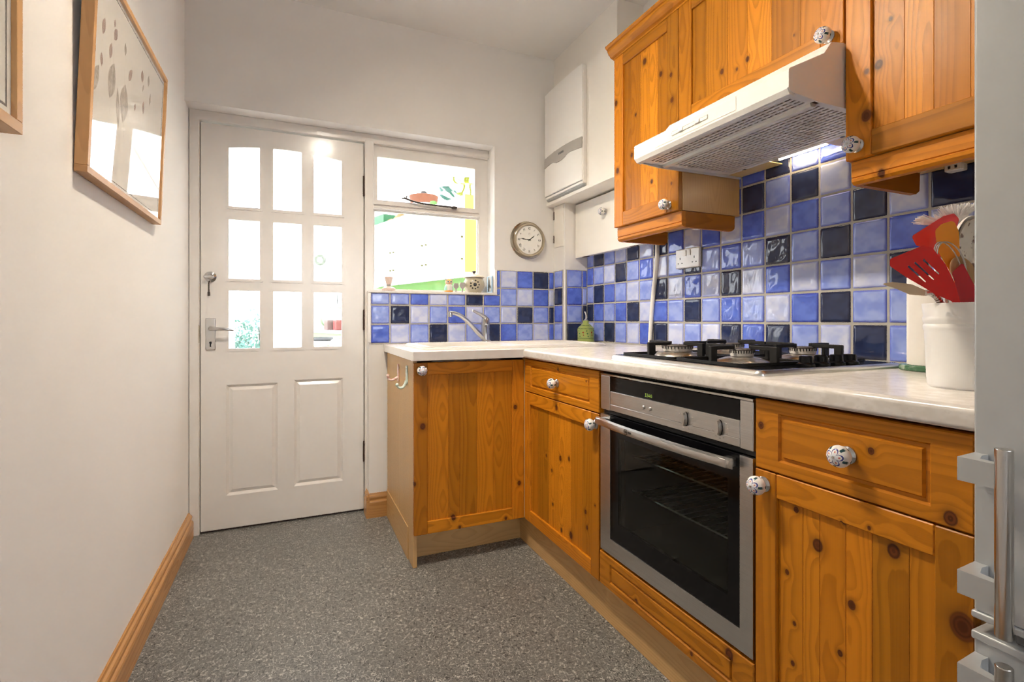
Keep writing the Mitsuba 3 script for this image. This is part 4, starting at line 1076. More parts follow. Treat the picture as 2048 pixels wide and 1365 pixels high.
add('handle', tube([W(0.010, -0.016, -0.010), W(0.014, -0.105, -0.020)], 0.005, 10), 'crimson', u, smooth=60)
u = thing('cake_server', 'steel cake server with a coiled wire handle, jutting out to the left', 'kitchen utensil', GRP)
add('blade', blade([(-0.1620, 0.066), (-0.140, 0.070), (-0.105, 0.066), (-0.080, 0.055), (-0.082, 0.045), (-0.110, 0.047), (-0.140, 0.060)], -0.014, -0.005, 0.0025, tilt=-0.25, rr=0.0015), 'pale_gold', u)
hp_ = bez(W(-0.082, 0.0500, -0.005), W(-0.064, 0.055, -0.003), W(-0.046, 0.046, -0.003), W(-0.034, -0.02, -0.001), W(-0.040, -0.095, 0.002), n=44)
add('handle', tube(hp_, [0.0050 + 0.0012 * (k % 2) for k in range(44)], 10), 'steel_polished', u)
u = thing('whisk', 'wire whisk with looped wires in front of the orange spatula', 'kitchen utensil', GRP)
for k, (dx, dd, wd) in enumerate(((0.0, -0.003, 0.046), (0.004, 0.002, 0.036), (-0.004, 0.0, 0.024))):
    lp = bez(W(-0.020, 0.045, -0.001), W(-0.085 - wd * .3 + dx, 0.135, -0.006 + dd), W(-0.07 + dx, 0.185, -0.006 + dd), W(-0.025 + dx + wd, 0.155, -0.006 - dd), W(-0.008, 0.045, -0.003), n=24)
    add('wire', tube(lp, 0.0011, 6), 'steel_polished', u, smooth=60)
add('handle', tube([W(-0.014, 0.047, -0.001), W(-0.010, -0.105, -0.004)], 0.0050, 10), 'steel_polished', u, smooth=60)
u = thing('wooden_spoon', 'brown wooden spoon between the orange spatula and the ladle', 'kitchen utensil', GRP)
sp_ = trimesh.creation.icosphere(subdivisions=3, radius=1.0)
sp_.vertices *= [0.022, 0.004, 0.032]
def put(m, a, b, d, rot, yaw=0.35):
    v = m.vertices @ trimesh.transformations.rotation_matrix(rot, [0, 1, 0])[:3, :3].T
    v = v @ trimesh.transformations.rotation_matrix(yaw, [0, 0, 1])[:3, :3].T
    R0 = np.array([math.sin(YAW), math.cos(YAW), 0])
    return trimesh.Trimesh(KC + RT * (v[:, :1] + a) + UP * (v[:, 2:] + b) + FW * d + R0 * v[:, 1:2], m.faces, process=False)
m, uv = wood_uv(put(sp_, -0.010, 0.092, 0.003, -0.6, 0.0), 'z')
add('bowl', m, 'beech', u, uv=uv)
m, uv = wood_uv(tube([W(0.002, 0.066, 0.001), W(0.014, -0.105, 0.000)], 0.0045, 8), 'z')
add('handle', m, 'beech', u, uv=uv)
u = thing('rubber_spatula', 'orange silicone spatula standing in the crock', 'kitchen utensil', GRP)
add('head', blade([(-0.064, 0.172), (-0.052, 0.184), (-0.028, 0.192), (-0.018, 0.170), (-0.016, 0.110), (-0.024, 0.078), (-0.034, 0.090), (-0.060, 0.135)], 0.0085, 0.0095, 0.005), 'orange_rubber', u)
add('handle', tube([W(-0.022, 0.090, 0.012), W(-0.018, -0.105, 0.010)], 0.0045, 10), 'orange_rubber', u, smooth=60)
u = thing('ladle', 'white ceramic ladle with dark printing on the inside of its bowl', 'kitchen utensil', GRP)
lm_ = trimesh.creation.icosphere(subdivisions=4, radius=1.0)
sel = lm_.vertices[lm_.faces].mean(1)[:, 1] > -0.10
outer_ = trimesh.Trimesh(lm_.vertices * [0.042, 0.020, 0.062], lm_.faces[sel], process=False)
inner_ = trimesh.Trimesh(lm_.vertices * [0.036, 0.016, 0.055], lm_.faces[sel][:, ::-1], process=False)
add('bowl', put(outer_, 0.006, 0.142, 0.023, 0.12, 0.20), 'ceramic', u, smooth=True)
add('bowl_inside', put(inner_, 0.008, 0.142, 0.023, 0.12, 0.20), 'spoon_print', u, smooth=True)
add('handle', tube([W(0.012, 0.084, 0.026), W(0.010, -0.105, 0.014)], 0.0050, 10), 'ceramic', u, smooth=60)
u = thing('spatula', 'pinkish red straight-edged spatula at the back of the crock', 'kitchen utensil', GRP)
add('head', blade([(-0.113, 0.166), (-0.050, 0.206), (-0.028, 0.212), (-0.018, 0.200), (-0.045, 0.120), (-0.062, 0.118), (-0.082, 0.142), (-0.104, 0.148)], 0.040, 0.041, 0.004, rr=0.006), 'pink_red', u)
add('handle', tube([W(-0.052, 0.125, 0.042), W(-0.032, -0.105, 0.024)], 0.0045, 10), 'steel_polished', u, smooth=60)
u = thing('dish_brush', 'white bristled brush sticking up behind the red spatula', 'brush', GRP)
rb = random.Random(5)
brs = []
for k in range(260):
    t = k / 259
    a0, b0 = -0.066 + 0.062 * t, 0.192 + 0.020 * t
    ang = 2.95 - 2.1 * t + rb.uniform(-0.10, 0.10)
    L = rb.uniform(0.040, 0.050) if t < 0.2 or t > 0.42 else rb.uniform(0.015, 0.035)
    d0 = 0.060 + rb.uniform(-0.006, 0.008)
    brs.append(tube([W(a0, b0, d0), W(a0 + L * math.cos(ang), b0 + L * math.sin(ang) * 0.62, d0 + rb.uniform(-.003, .006))], [0.0011, 0.0007], 4))
add('bristles', cat(*brs), 'bristle_white', u, kind='stuff')
add('handle', cat(tube([W(-0.064, 0.190, 0.060), W(-0.006, 0.209, 0.060)], 0.008, 10), tube([W(-0.030, 0.198, 0.060), W(-0.046, 0.02, 0.048), W(-0.050, -0.105, 0.036)], 0.0045, 10)), 'white_plastic', u, smooth=60)

kr = thing('paper_towel_holder', 'kitchen roll holder with a green marble base', 'paper towel holder')
RX, RY = 1.500, 0.741
mat('green_marble', proc(lambda p, n, uv: mix((0.06, 0.15, 0.08), (0.38, 0.46, 0.38), smoothstep(0.45, 0.75, fbm(p.x * 60, p.y * 60, p.z * 60, 4)))), 0.2)
add('base', lathe([(0, 0), (0.075, 0), (0.078, 0.003), (0.078, 0.011), (0.075, 0.014), (0, 0.014)], 48, (RX, RY, ZT + 0.0003)), 'green_marble', kr, smooth=35)
add('pole', lathe([(0, 0.014), (0.007, 0.014), (0.007, 0.285), (0.011, 0.290), (0.011, 0.300), (0, 0.303)], 16, (RX, RY, ZT)), 'steel_polished', kr, smooth=35)
rl = lathe([(0.019, 0.0150), (0.0605, 0.0150), (0.0615, 0.0165), (0.0615, 0.2385), (0.0605, 0.240), (0.019, 0.240), (0.019, 0.0150)], 56, (RX, RY, ZT))
add('paper_towel_roll', rl, 'paper', smooth=35, label='white kitchen roll on a green marble base behind the crock', cat='paper towel')

# ------------------------------------------------------------------ fridge freezer
fg = thing('fridge_freezer', 'silver fridge freezer with bar handles at the right edge of the view', 'fridge')
FX, FY0, FY1 = 0.889, -0.205, 0.3955
add('cabinet', box(FX + 0.065, 1.56, FY0, FY1 - 0.004, 0.02, 1.86, 0.003), 'fridge_silver', fg)
fdu = key('door', fg)
add('panel', rbox(FX, FX + 0.058, FY0, FY1, 0.622, 1.86, 0.004), 'fridge_silver', fdu)
add('bottom_rim', rbox(FX - 0.003, FX + 0.058, FY0, FY1 + 0.002, 0.612, 0.6225, 0.003), 'fridge_silver', fdu)
fdl = key('freezer_door', fg)
add('panel', rbox(FX, FX + 0.058, FY0, FY1, 0.06, 0.584, 0.004), 'fridge_silver', fdl)
add('top_rim', rbox(FX - 0.003, FX + 0.058, FY0, FY1 + 0.002, 0.5815, 0.594, 0.003), 'fridge_silver', fdl)
add('hinge_bracket', rbox(FX + 0.012, FX + 0.05, FY0 + 0.50, FY0 + 0.56, 0.594, 0.612, 0.003), 'dark_grey', fg)
add('gasket', box(FX + 0.058, FX + 0.065, FY0 + 0.004, FY1 - 0.008, 0.06, 1.85), 'dark_grey', fg)
def handle(par, zlo, zhi, za, zc):
    h = key('handle', par)
    add('bar', tube([(FX - 0.052, 0.3405, zlo), (FX - 0.052, 0.3405, zlo + 0.0015), (FX - 0.052, 0.3405, zhi - 0.0015), (FX - 0.052, 0.3405, zhi)], [0.0082, 0.0093, 0.0093, 0.0082], 28), 'steel_polished', par if False else h, smooth=40)
    for z in (za, zc):
        # flat lever standing off the door, its far end turned back to the door edge
        pg = Polygon([(FX - 0.052, 0.346), (FX - 0.0515, 0.3905), (FX - 0.001, 0.3935), (FX - 0.001, 0.378), (FX - 0.016, 0.379), (FX - 0.036, 0.372), (FX - 0.040, 0.346)])
        add('lever', extr(pg, 'z', z - 0.016, z + 0.016), 'fridge_silver', h)
handle(fdu, 0.626, 0.869, 0.831, 0.676)
handle(fdl, 0.20, 0.590, 0.548, 0.30)

# ------------------------------------------------------------------ hooks on the end panel of the sink cupboard
def hook(nm, lab, y, z, m, flip):
    h = thing(nm, lab, 'hook', None)
    x = 0.4565
    plate = extr(rrect(y - 0.013, y + 0.013, z - 0.050, z + 0.030, 0.012), 'x', x - 0.005, x)
    add('plate', plate, m, h)
    pts = bez((x - 0.004, y, z - 0.030), (x - 0.030, y, z - 0.050), (x - 0.048, y, z - 0.048), (x - 0.050, y, z - 0.022), n=14) if flip else bez((x - 0.004, y, z - 0.035), (x - 0.012, y, z - 0.075), (x - 0.040, y, z - 0.072), (x - 0.044, y, z - 0.052), n=14)
    add('prong', cat(tube(pts, np.linspace(0.0065, 0.0052, 14), 10), trimesh.creation.icosphere(subdivisions=2, radius=0.0075).apply_translation(pts[-1])), m, h, smooth=50)
    add('screw', cat(*[lathe([(0, 0), (0.0035, 0), (0.0025, 0.0018), (0, 0.002)], 10, (x - 0.005, y, zz), (-1, 0, 0)) for zz in (z + 0.018, z - 0.012)]), 'steel_polished', h)
def speck(a, b):
    return proc(lambda p, n, uv: mix(a, b, smoothstep(0.60, 0.68, fbm(p.x * 150, p.y * 150, p.z * 150))))
mat('pink_enamel', speck((0.74, 0.56, 0.50), (0.60, 0.22, 0.20)), 0.2)
mat('mint_enamel', speck((0.60, 0.72, 0.66), (0.30, 0.52, 0.45)), 0.2)
hook('coat_hook', 'pink hook on the end of the sink cupboard', 2.385, 0.796, 'pink_enamel', True)
hook('coat_hook', 'mint green hook on the end of the sink cupboard', 2.190, 0.806, 'mint_enamel', False)

# ------------------------------------------------------------------ small things on the window sill
zs = ZS + 0.0032
mat('blush', (0.66, 0.52, 0.46), 0.4)
b = thing('egg_cup', 'small pale pink turned cup on a domed base at the left of the sill', 'ornament')
ex, ey = 0.474, 2.752
add('base', lathe([(0, 0), (0.030, 0), (0.037, 0.006), (0.036, 0.015), (0.022, 0.023), (0.010, 0.026), (0, 0.026)], 28, (ex, ey, zs)), 'blush', b, smooth=40)
add('stem', lathe([(0, 0.025), (0.0105, 0.025), (0.0115, 0.030), (0.0105, 0.036), (0, 0.036)], 20, (ex, ey, zs)), 'grey_plastic', b, smooth=40)
add('cup', lathe([(0, 0.036), (0.013, 0.036), (0.020, 0.064), (0.0225, 0.076), (0.019, 0.076), (0.010, 0.042), (0, 0.041)], 28, (ex, ey, zs)), 'blush', b, smooth=40)
ox, oy = 0.806, 2.744
b = thing('owl_ornament', 'little painted owl ornament in white, green and orange on the sill', 'ornament')
mat('owl_body', proc(lambda p, n, uv: mix(mix((0.72, 0.72, 0.66), (0.16, 0.50, 0.34), smoothstep(0.0, 0.012, dr.abs(p.x - ox) - 0.011)), (0.68, 0.30, 0.05), 1 - smoothstep(0.008, 0.013, p.z - zs))), 0.3)
add('body', lathe([(0, 0), (0.020, 0), (0.024, 0.006), (0.025, 0.022), (0.021, 0.038), (0.014, 0.046), (0, 0.048)], 26, (ox, oy, zs)), 'owl_body', b, smooth=50)
hm_ = trimesh.creation.icosphere(subdivisions=3, radius=1.0)
hm_.vertices = hm_.vertices * [0.0215, 0.017, 0.0175] + [ox, oy, zs + 0.058]
mat('owl_head', proc(lambda p, n, uv: mix((0.66, 0.44, 0.30), (0.70, 0.36, 0.03), smoothstep(0.064, 0.068, p.z - zs))), 0.3)
add('head', hm_, 'owl_head', b, smooth=True)
for s in (-1, 1):
    e = add('eye', cat(lathe([(0, 0), (0.0062, 0), (0.005, 0.0022), (0, 0.003)], 16, (ox + s * 0.0085, oy - 0.0150, zs + 0.060), (0.25 * s, -1, 0))), 'mint_enamel', b, smooth=50)
    add('pupil', lathe([(0, 0), (0.0034, 0), (0.0025, 0.002), (0, 0.0024)], 12, (ox + s * 0.0088, oy - 0.0172, zs + 0.060), (0.25 * s, -1, 0)), 'hinge_brown', e)
    add('ear_tuft', lathe([(0, 0), (0.006, 0), (0, 0.014)], 10, (ox + s * 0.0150, oy - 0.002, zs + 0.069), (0.55 * s, 0, 0.8)), 'grey_plastic', b)
add('beak', lathe([(0, 0), (0.0032, 0), (0, 0.007)], 10, (ox, oy - 0.0155, zs + 0.055), (0, -1, -0.5)), 'orange_rubber', b)
for i, (x, sc) in enumerate(((0.848, 1.0), (0.886, 1.12))):
    b = thing('leaf_marker', ('left' if i == 0 else 'right') + ' one of two small grey spade-shaped markers between the owl and the pot', 'ornament', 'pair of grey markers on the sill')
    pg = Polygon([(x - 0.003, zs), (x + 0.003, zs), (x + 0.004, zs + 0.020 * sc), (x + 0.014 * sc, zs + 0.030 * sc), (x + 0.016 * sc, zs + 0.040 * sc), (x + 0.012 * sc, zs + 0.054 * sc), (x + 0.002, zs + 0.051 * sc), (x - 0.010 * sc, zs + 0.053 * sc), (x - 0.016 * sc, zs + 0.040 * sc), (x - 0.012 * sc, zs + 0.028 * sc), (x - 0.004, zs + 0.020 * sc)])
    add('spade', extr(pg.buffer(0.0015).buffer(-0.0015), 'y', 2.742, 2.748), 'grey_plastic', b)
b = thing('lidded_pot', 'round stoneware pot with a lid and black dots arranged like a flower on the sill', 'pot')
qx, qy = 0.963, 2.764
def pot_fn(p, n, uv):
    c = mix((0.40, 0.355, 0.26), (0.50, 0.45, 0.34), fbm(p.x * 50, p.y * 50, p.z * 50))
    x0, z0 = qx - 0.014, zs + 0.046
    for k in range(9):
        a = 2 * math.pi * k / 9
        d = dr.sqrt(dr.square(p.x - x0 - 0.023 * math.cos(a)) + dr.square(p.z - z0 - 0.023 * math.sin(a)))
        c = mix(c, (0.012, 0.010, 0.010), (1 - smoothstep(0.0038, 0.0050, d)) * dr.select(p.y < qy, 1.0, 0.0))
    d = dr.sqrt(dr.square(p.x - x0) + dr.square(p.z - z0))
    return mix(c, (0.012, 0.010, 0.010), (1 - smoothstep(0.009, 0.0105, d)) * dr.select(p.y < qy, 1.0, 0.0))
mat('stoneware', proc(pot_fn), 0.25)
mat('pot_lid', (0.55, 0.47, 0.36), 0.25)
add('body', lathe([(0, 0), (0.038, 0), (0.040, 0.003), (0.054, 0.020), (0.062, 0.044), (0.058, 0.068), (0.050, 0.080), (0.053, 0.086), (0.048, 0.088), (0, 0.086)], 44, (qx, qy, zs)), 'stoneware', b, smooth=40)
ld = add('lid', lathe([(0, 0.0885), (0.060, 0.0885), (0.062, 0.091), (0.050, 0.099), (0.028, 0.107), (0.008, 0.111), (0, 0.111)], 44, (qx, qy, zs)), 'pot_lid', b, smooth=40)
add('lid_knob', lathe([(0, 0.110), (0.005, 0.110), (0.004, 0.115), (0.009, 0.120), (0.011, 0.125), (0.006, 0.129), (0, 0.129)], 20, (qx, qy, zs)), 'hinge_brown', ld, smooth=40)
b = thing('photo_card', 'small blue-edged black and white photo leaning on the side of the window', 'photo')
mat('photo_print', proc(lambda p, n, uv: mix((0.03, 0.035, 0.035), (0.55, 0.56, 0.55), smoothstep(0.42, 0.58, fbm(p.y * 50, p.z * 28, 3.0, 3)))), 0.25)
mat('pale_blue', (0.40, 0.55, 0.72), 0.35)
add('frame', box(1.063, 1.068, 2.735, 2.822, zs, zs + 0.102, 0.001), 'pale_blue', b)
add('picture', box(1.0622, 1.0635, 2.747, 2.798, zs + 0.012, zs + 0.096), 'photo_print', b)
# ------------------------------------------------------------------ ceiling light out of view: a bar with three bulbs, plus added fill strips
cl = thing('ceiling_light', 'ceiling bar light with three bulbs out of view above the kitchen, lighting cupboards and floor', 'ceiling light')
LX, LZ = 0.18, 2.43
add('bar', cat(rbox(LX - 0.03, LX + 0.03, 1.20, 1.72, LZ - 0.012, LZ + 0.012, 0.006), tube([(LX, 1.46, LZ), (LX, 1.46, ZC - 0.02)], 0.008, 10), lathe([(0, -0.02), (0.05, -0.02), (0.055, -0.0005), (0, -0.0005)], 28, (LX, 1.46, ZC))), 'steel_polished', cl)
ul = key('uplight', cl)
scene[ul] = {**mikit.ply(box(LX - 0.024, LX + 0.024, 1.24, 1.43, LZ + 0.0122, LZ + 0.0135), 'white_plastic'), 'emitter': {'type': 'area', 'radiance': rgb(ADDED_FILL)}}  # added glow facing up, brightens ceiling and upper walls
ul = key('uplight', cl)
scene[ul] = {**mikit.ply(box(LX - 0.024, LX + 0.024, 1.49, 1.68, LZ + 0.0122, LZ + 0.0135), 'white_plastic'), 'emitter': {'type': 'area', 'radiance': rgb(ADDED_FILL)}}
for y, dv, r in ((1.28, (0.70, -0.20, -0.62), 0.034), (1.46, (0.02, 0.05, -1.0), 0.045), (1.64, (0.50, 0.42, -0.76), 0.027)):
    dv = np.array(dv) / np.linalg.norm(dv)
    o = np.array([LX, y, LZ - 0.060])
    q = r / 0.027
    h = add('lamp_holder', cat(lathe([(0, -0.030), (0.016, -0.030), (0.032 * q, 0.022), (0.034 * q, 0.050), (0.0325 * q, 0.050), (0.030 * q, 0.020), (0, 0.014)], 28, o, dv), tube([(LX, y, LZ - 0.008), o - dv * 0.02], 0.006, 8)), 'steel_polished', cl, smooth=35)
    kb = key('bulb', h)
    bm = lathe([(0.0, 0.0235), (r * 0.94, 0.0235), (r * 0.94, 0.0225), (0, 0.0225)], 24, o, dv)
    scene[kb] = {**mikit.ply(bm, 'white_plastic'), 'emitter': {'type': 'area', 'radiance': rgb(LAMP)}}

# ------------------------------------------------------------------ the room behind door and window, roof glazed to let light in
mat('white_out', (0.83, 0.83, 0.82), 0.6)
mat('yellow_wall', (0.33, 0.33, 0.10), 0.8)
mat('lime_wall', (0.13, 0.27, 0.07), 0.6)
mat('pale_green', (0.22, 0.31, 0.17), 0.5)
mat('terracotta', (0.20, 0.062, 0.026), 0.6)
mat('teal_leaf', proc(lambda p, n, uv: mix((0.020, 0.11, 0.085), (0.07, 0.22, 0.19), fbm(p.x * 9, p.y * 9, p.z * 9))), 0.6)
mat('tile_floor_out', (0.62, 0.60, 0.56), 0.5)
mat('lawn_grass', proc(lambda p, n, uv: mix((0.10, 0.30, 0.12), (0.20, 0.42, 0.22), fbm(p.x * 12, p.y * 12))), 0.9)
mat('olive', (0.10, 0.10, 0.03), 0.5)
mat('straw', (0.24, 0.17, 0.07), 0.7)
mat('green_pot', (0.020, 0.13, 0.05), 0.3)
A0, EV, NV = np.array([1.361, 4.155]), np.array([-0.2745, 0.9616]), np.array([-0.9616, -0.2745])
def obx(s0, s1, d0, d1, z0, z1, c=0.0):
    """box along the slanting side wall: s along it (away from the kitchen), d out into the room"""
    m = box(s0, s1, d0, d1, z0, z1, c)
    v = m.vertices
    w = A0 + v[:, :1] * EV + v[:, 1:2] * NV
    m = trimesh.Trimesh(np.hstack([w, v[:, 2:]]), m.faces, process=False)
    if m.volume < 0:
        m.invert()
    return m
def opt(s, d, z):
    w = A0 + s * EV + d * NV
    return (w[0], w[1], z)
YE = 7.5
add('floor_garden_room', box(-2.7, 2.6, 2.87, YE, -0.05, -0.001), 'tile_floor_out', kind='structure', label='pale floor of the room beyond the door')
gs = add('wall_garden_room_right', obx(-1.25, 3.45, -0.40, -0.33, 0, 2.75), 'white_out', kind='structure', label='side wall of the room beyond the window')
add('splashback', obx(0.02, 3.40, -0.33, -0.325, 0.91, 1.45), 'lime_wall', gs)
bw = minus(box(-2.7, 0.72, YE, YE + 0.1, 0, 2.5), box(-2.4, -0.30, YE - 0.1, YE + 0.2, 0.05, 2.15))
add('wall_garden_room_back', bw, 'white_out', kind='structure', label='white back wall of the room beyond the door')
w3 = key('window_3')
tag(w3, label='glazed garden doors in the back wall of the room beyond', kind='structure')
add('frame', cat(*[box(a, a + 0.06, YE + 0.01, YE + 0.07, 0.05, 2.15) for a in (-2.4, -1.78, -1.2, -0.765, -0.36)], box(-2.4, -0.30, YE + 0.01, YE + 0.07, 2.09, 2.15), box(-2.4, -0.30, YE + 0.01, YE + 0.07, 0.05, 0.11)), 'white_out', w3)
add('pane', quad((-2.38, YE + 0.04, 0.08), (2.06, 0, 0), (0, 0, 2.05)), 'glass', w3)
w4 = key('window_4')  # out of view, brings daylight into the room beyond
tag(w4, label='long unseen side window that lights the room beyond', kind='structure')
add('low_wall', box(-2.7, -2.6, 2.87, YE, 0, 0.5), 'white_out', w4)
add('frame', cat(*[box(-2.68, -2.62, y, y + 0.06, 0.5, 2.45) for y in (2.9, 4.0, 5.1, 6.2, 7.40)], box(-2.68, -2.62, 2.9, 7.46, 2.39, 2.45)), 'white_out', w4)
add('pane', quad((-2.65, 2.9, 0.5), (0, 4.55, 0), (0, 0, 1.9)), 'glass', w4)
# roof: clear panes in place of white boards, to flood the room with light
rf = key('roof')
tag(rf, label='lean-to roof over the room beyond the window, clear panes in place of boards to let light in', kind='structure')
RZ = lambda y: 3.05 - 0.155 * (y - 2.87)
for i, x in enumerate(np.arange(-2.7, 2.61, 0.663)):
    b = box(x - 0.012, x + 0.012, 2.87, YE + 0.15, 0, 0.035)
    b.vertices[:, 2] += RZ(b.vertices[:, 1])
    add('glazing_bar', b, 'grey_plastic', rf)
    if x < 2.5:
        add('roof_pane', quad((x, 2.87, RZ(2.87) + 0.03), (0.663, 0, 0), (0, YE + 0.15 - 2.87, RZ(YE + 0.15) - RZ(2.87))), 'glass', rf)
add('wall_house_back', box(-2.7, 2.6, 2.872, 2.90, 2.06, 3.05), 'white_out', kind='structure', label='house wall above the door, seen from the room beyond')
add('lawn', box(-8, 8, YE + 0.2, 16, -0.12, -0.06), 'lawn_grass', kind='structure', label='lawn beyond the garden doors')

# wall cupboards along the slanting wall
for i in range(4):
    s0 = [0.0, 0.345, 1.035, 1.725][i]
    s1 = [0.3445, 1.0345, 1.7245, 2.4145][i]
    wcu = thing('white_wall_unit', ['narrow white wall cupboard nearest the window, in the room beyond', 'white double wall cupboard with bar handles, second from the window', 'white double wall cupboard with bar handles, third from the window', 'white double wall cupboard farthest from the window'][i], 'cupboard', 'white wall cupboards in the room beyond')
    add('carcass', obx(s0, s1, -0.325, -0.020, 1.452, 2.12), 'white_out', wcu)
    if i == 0:
        add('end_panel', obx(-0.014, -0.001, -0.325, -0.004, 1.450, 2.120), 'yellow_wall', wcu)
    drs = [(s0, s1)] if i == 0 else [(s0, (s0 + s1) / 2 - 0.002), ((s0 + s1) / 2 + 0.002, s1)]
    for j, (a, b) in enumerate(drs):
        dd = add('door', obx(a + 0.001, b - 0.001, -0.019, 0.0, 1.450, 2.118, 0.002), 'white_out', wcu)
        hs_ = (b - 0.035) if (j == 0 and i > 0) else (a + 0.035)
        if i == 0:
            hs_ = s0 + 0.03
        add('handle', tube([opt(hs_, 0.0, 1.565), opt(hs_, 0.028, 1.565), opt(hs_, 0.030, 1.58), opt(hs_, 0.030, 1.742), opt(hs_, 0.028, 1.757), opt(hs_, 0.0, 1.757)], 0.006, 8), 'white_out', dd, smooth=50)
        for zz in (1.565, 1.757):
            add('handle_mount', tube([opt(hs_, -0.001, zz), opt(hs_, 0.020, zz)], 0.0085, 8), 'olive', dd, smooth=50)
# things on top of the wall cupboards
b = thing('terracotta_bowl', 'white bowl with a broad terracotta rim on top of the white cupboards beyond the window', 'bowl')
bo_ = opt(0.97, -0.150, 2.1205)
add('body', lathe([(0, 0), (0.075, 0), (0.105, 0.04), (0.135, 0.10), (0.130, 0.10), (0, 0.03)], 36, bo_), 'white_out', b, smooth=40)
add('rim', lathe([(0.134, 0.099), (0.140, 0.140), (0.147, 0.185), (0.137, 0.188), (0.128, 0.105), (0.134, 0.099)], 36, bo_), 'terracotta', b, smooth=40)
add('lid', lathe([(0, 0.190), (0.11, 0.193), (0.06, 0.21), (0.03, 0.22), (0.028, 0.235), (0, 0.24)], 28, bo_), 'dark_iron', b, smooth=40)
b = thing('striped_jar', 'blue-green leaf-patterned jar on top of the white cupboards beyond the window', 'jar')
mat('jar_leaf', proc(lambda p, n, uv: mix((0.50, 0.60, 0.54), (0.025, 0.11, 0.085), smoothstep(0.50, 0.60, noise(p.x * 26 + p.z * 30, p.y * 26 - p.z * 20, p.z * 12)))), 0.2)
add('body', lathe([(0, 0), (0.055, 0), (0.085, 0.03), (0.095, 0.085), (0.08, 0.125), (0.088, 0.150), (0.080, 0.150), (0, 0.12)], 32, opt(0.42, -0.10, 2.1205)), 'jar_leaf', b, smooth=40)
b = thing('yellow_jug', 'yellow-green painted pot with scrolls on top of the white cupboards beyond the window', 'jug')
mat('jug_scroll', proc(lambda p, n, uv: mix((0.60, 0.62, 0.42), (0.20, 0.22, 0.012), smoothstep(0.05, 0.0, dr.abs(noise(p.y * 15, p.z * 15, p.x * 15) - 0.5) - 0.03))), 0.2)
add('body', lathe([(0, 0), (0.05, 0), (0.095, 0.045), (0.100, 0.095), (0.07, 0.135), (0.085, 0.165), (0.078, 0.165), (0, 0.13)], 32, opt(0.105, -0.10, 2.1205)), 'jug_scroll', b, smooth=40)
add('handle', tube(bez(opt(0.105, -0.01, 2.22), opt(0.105, 0.07, 2.25), opt(0.105, 0.06, 2.32), opt(0.105, -0.03, 2.27), n=12), 0.010, 8), 'jug_scroll', b, smooth=60)
b = thing('green_trinket', 'small bright green ornament at the edge of the white cupboard top', 'ornament')
add('body', lathe([(0, 0), (0.03, 0), (0.040, 0.025), (0.03, 0.055), (0, 0.065)], 20, opt(0.61, -0.05, 2.1205)), 'lime_wall', b, smooth=40)
add('tail', lathe([(0, 0), (0.014, 0), (0, 0.05)], 12, opt(0.645, -0.05, 2.150), (EV[0], EV[1], 0.3)), 'green_pot', b)
b = thing('green_box', 'dark green tapering planter on top of the farthest white cupboard', 'planter')
g0 = obx(1.66, 1.92, -0.20, -0.03, 2.1205, 2.225)
g0.vertices[:, 2] += 0.0
add('body', g0, 'green_pot', b)
add('straw_bundle', cat(*[tube([opt(1.56 - 0.012 * k, -0.10 - 0.008 * k, 2.150 + 0.012 * k), opt(1.30 + 0.01 * k, -0.12 + 0.01 * k, 2.145 + 0.010 * k)], 0.014, 6) for k in range(5)], obx(1.50, 1.60, -0.16, -0.05, 2.1206, 2.15)), 'straw', b, kind='stuff')
# base units and worktop under them
b = thing('pale_green_units', 'pale green base cupboards with a worktop in the room beyond the door', 'cupboard')
add('body', obx(0.3, 3.20, -0.32, 0.25, 0.0, 0.868), 'pale_green', b)
for k in range(5):
    add('door', obx(0.31 + 0.57 * k, 0.31 + 0.57 * k + 0.55, 0.25, 0.268, 0.12, 0.80, 0.002), 'pale_green', b)
add('worktop', obx(0.28, 3.22, -0.32, 0.29, 0.869, 0.905, 0.004), 'white_out', b)
add('worktop_edge', obx(0.28, 3.22, 0.2905, 0.294, 0.872, 0.902), 'pale_blue', b)
b = thing('dish_rack', 'wire dish rack with plates on the worktop beyond the door', 'dish rack')
add('wires', cat(*[tube([opt(2.86 + 0.03 * k, 0.02, 0.93), opt(2.86 + 0.03 * k, 0.22, 0.93)], 0.004, 6) for k in range(10)], tube([opt(2.84, 0.02, 0.93), opt(3.15, 0.02, 0.93)], 0.005, 6), tube([opt(2.84, 0.22, 0.93), opt(3.15, 0.22, 0.93)], 0.005, 6), *[tube([opt(s, d, 0.906), opt(s, d, 0.93)], 0.005, 6) for s in (2.85, 3.14) for d in (0.02, 0.22)]), 'steel_polished', b, smooth=60)
for k in range(3):
    pl_ = lathe([(0, 0), (0.07, 0), (0.105, 0.012), (0.107, 0.016), (0.07, 0.006), (0, 0.005)], 28, opt(2.91 + 0.085 * k, 0.11, 1.042), (EV[0], EV[1], 0.25))
    add('plate', pl_, ['ceramic', 'pale_green', 'ceramic'][k], smooth=40, label=['white plate leaning nearest in the dish rack', 'green plate in the middle of the dish rack', 'white plate farthest along the dish rack'][k], cat='plate', group='plates in the dish rack')
mat('dusty_red', (0.25, 0.07, 0.065), 0.4)
mat('mauve', (0.15, 0.095, 0.085), 0.5)
add('storage_tin', obx(2.55, 2.66, 0.08, 0.18, 0.9055, 1.03, 0.006), 'dusty_red', label='dusty red tin beside the dish rack', cat='tin')
add('storage_tin', obx(2.68, 2.81, 0.08, 0.24, 0.9055, 1.03, 0.006), 'mauve', label='brownish mauve box between the red tin and the dish rack', cat='box')
b = thing('wall_shelf', 'short shelf with printed tins on the wall beyond the door', 'shelf')
add('board', obx(2.50, 3.00, -0.02, 0.16, 1.205, 1.228, 0.003), 'white_out', b)
add('bracket', obx(2.55, 2.57, -0.32, 0.12, 1.185, 1.205), 'grey_plastic', b)
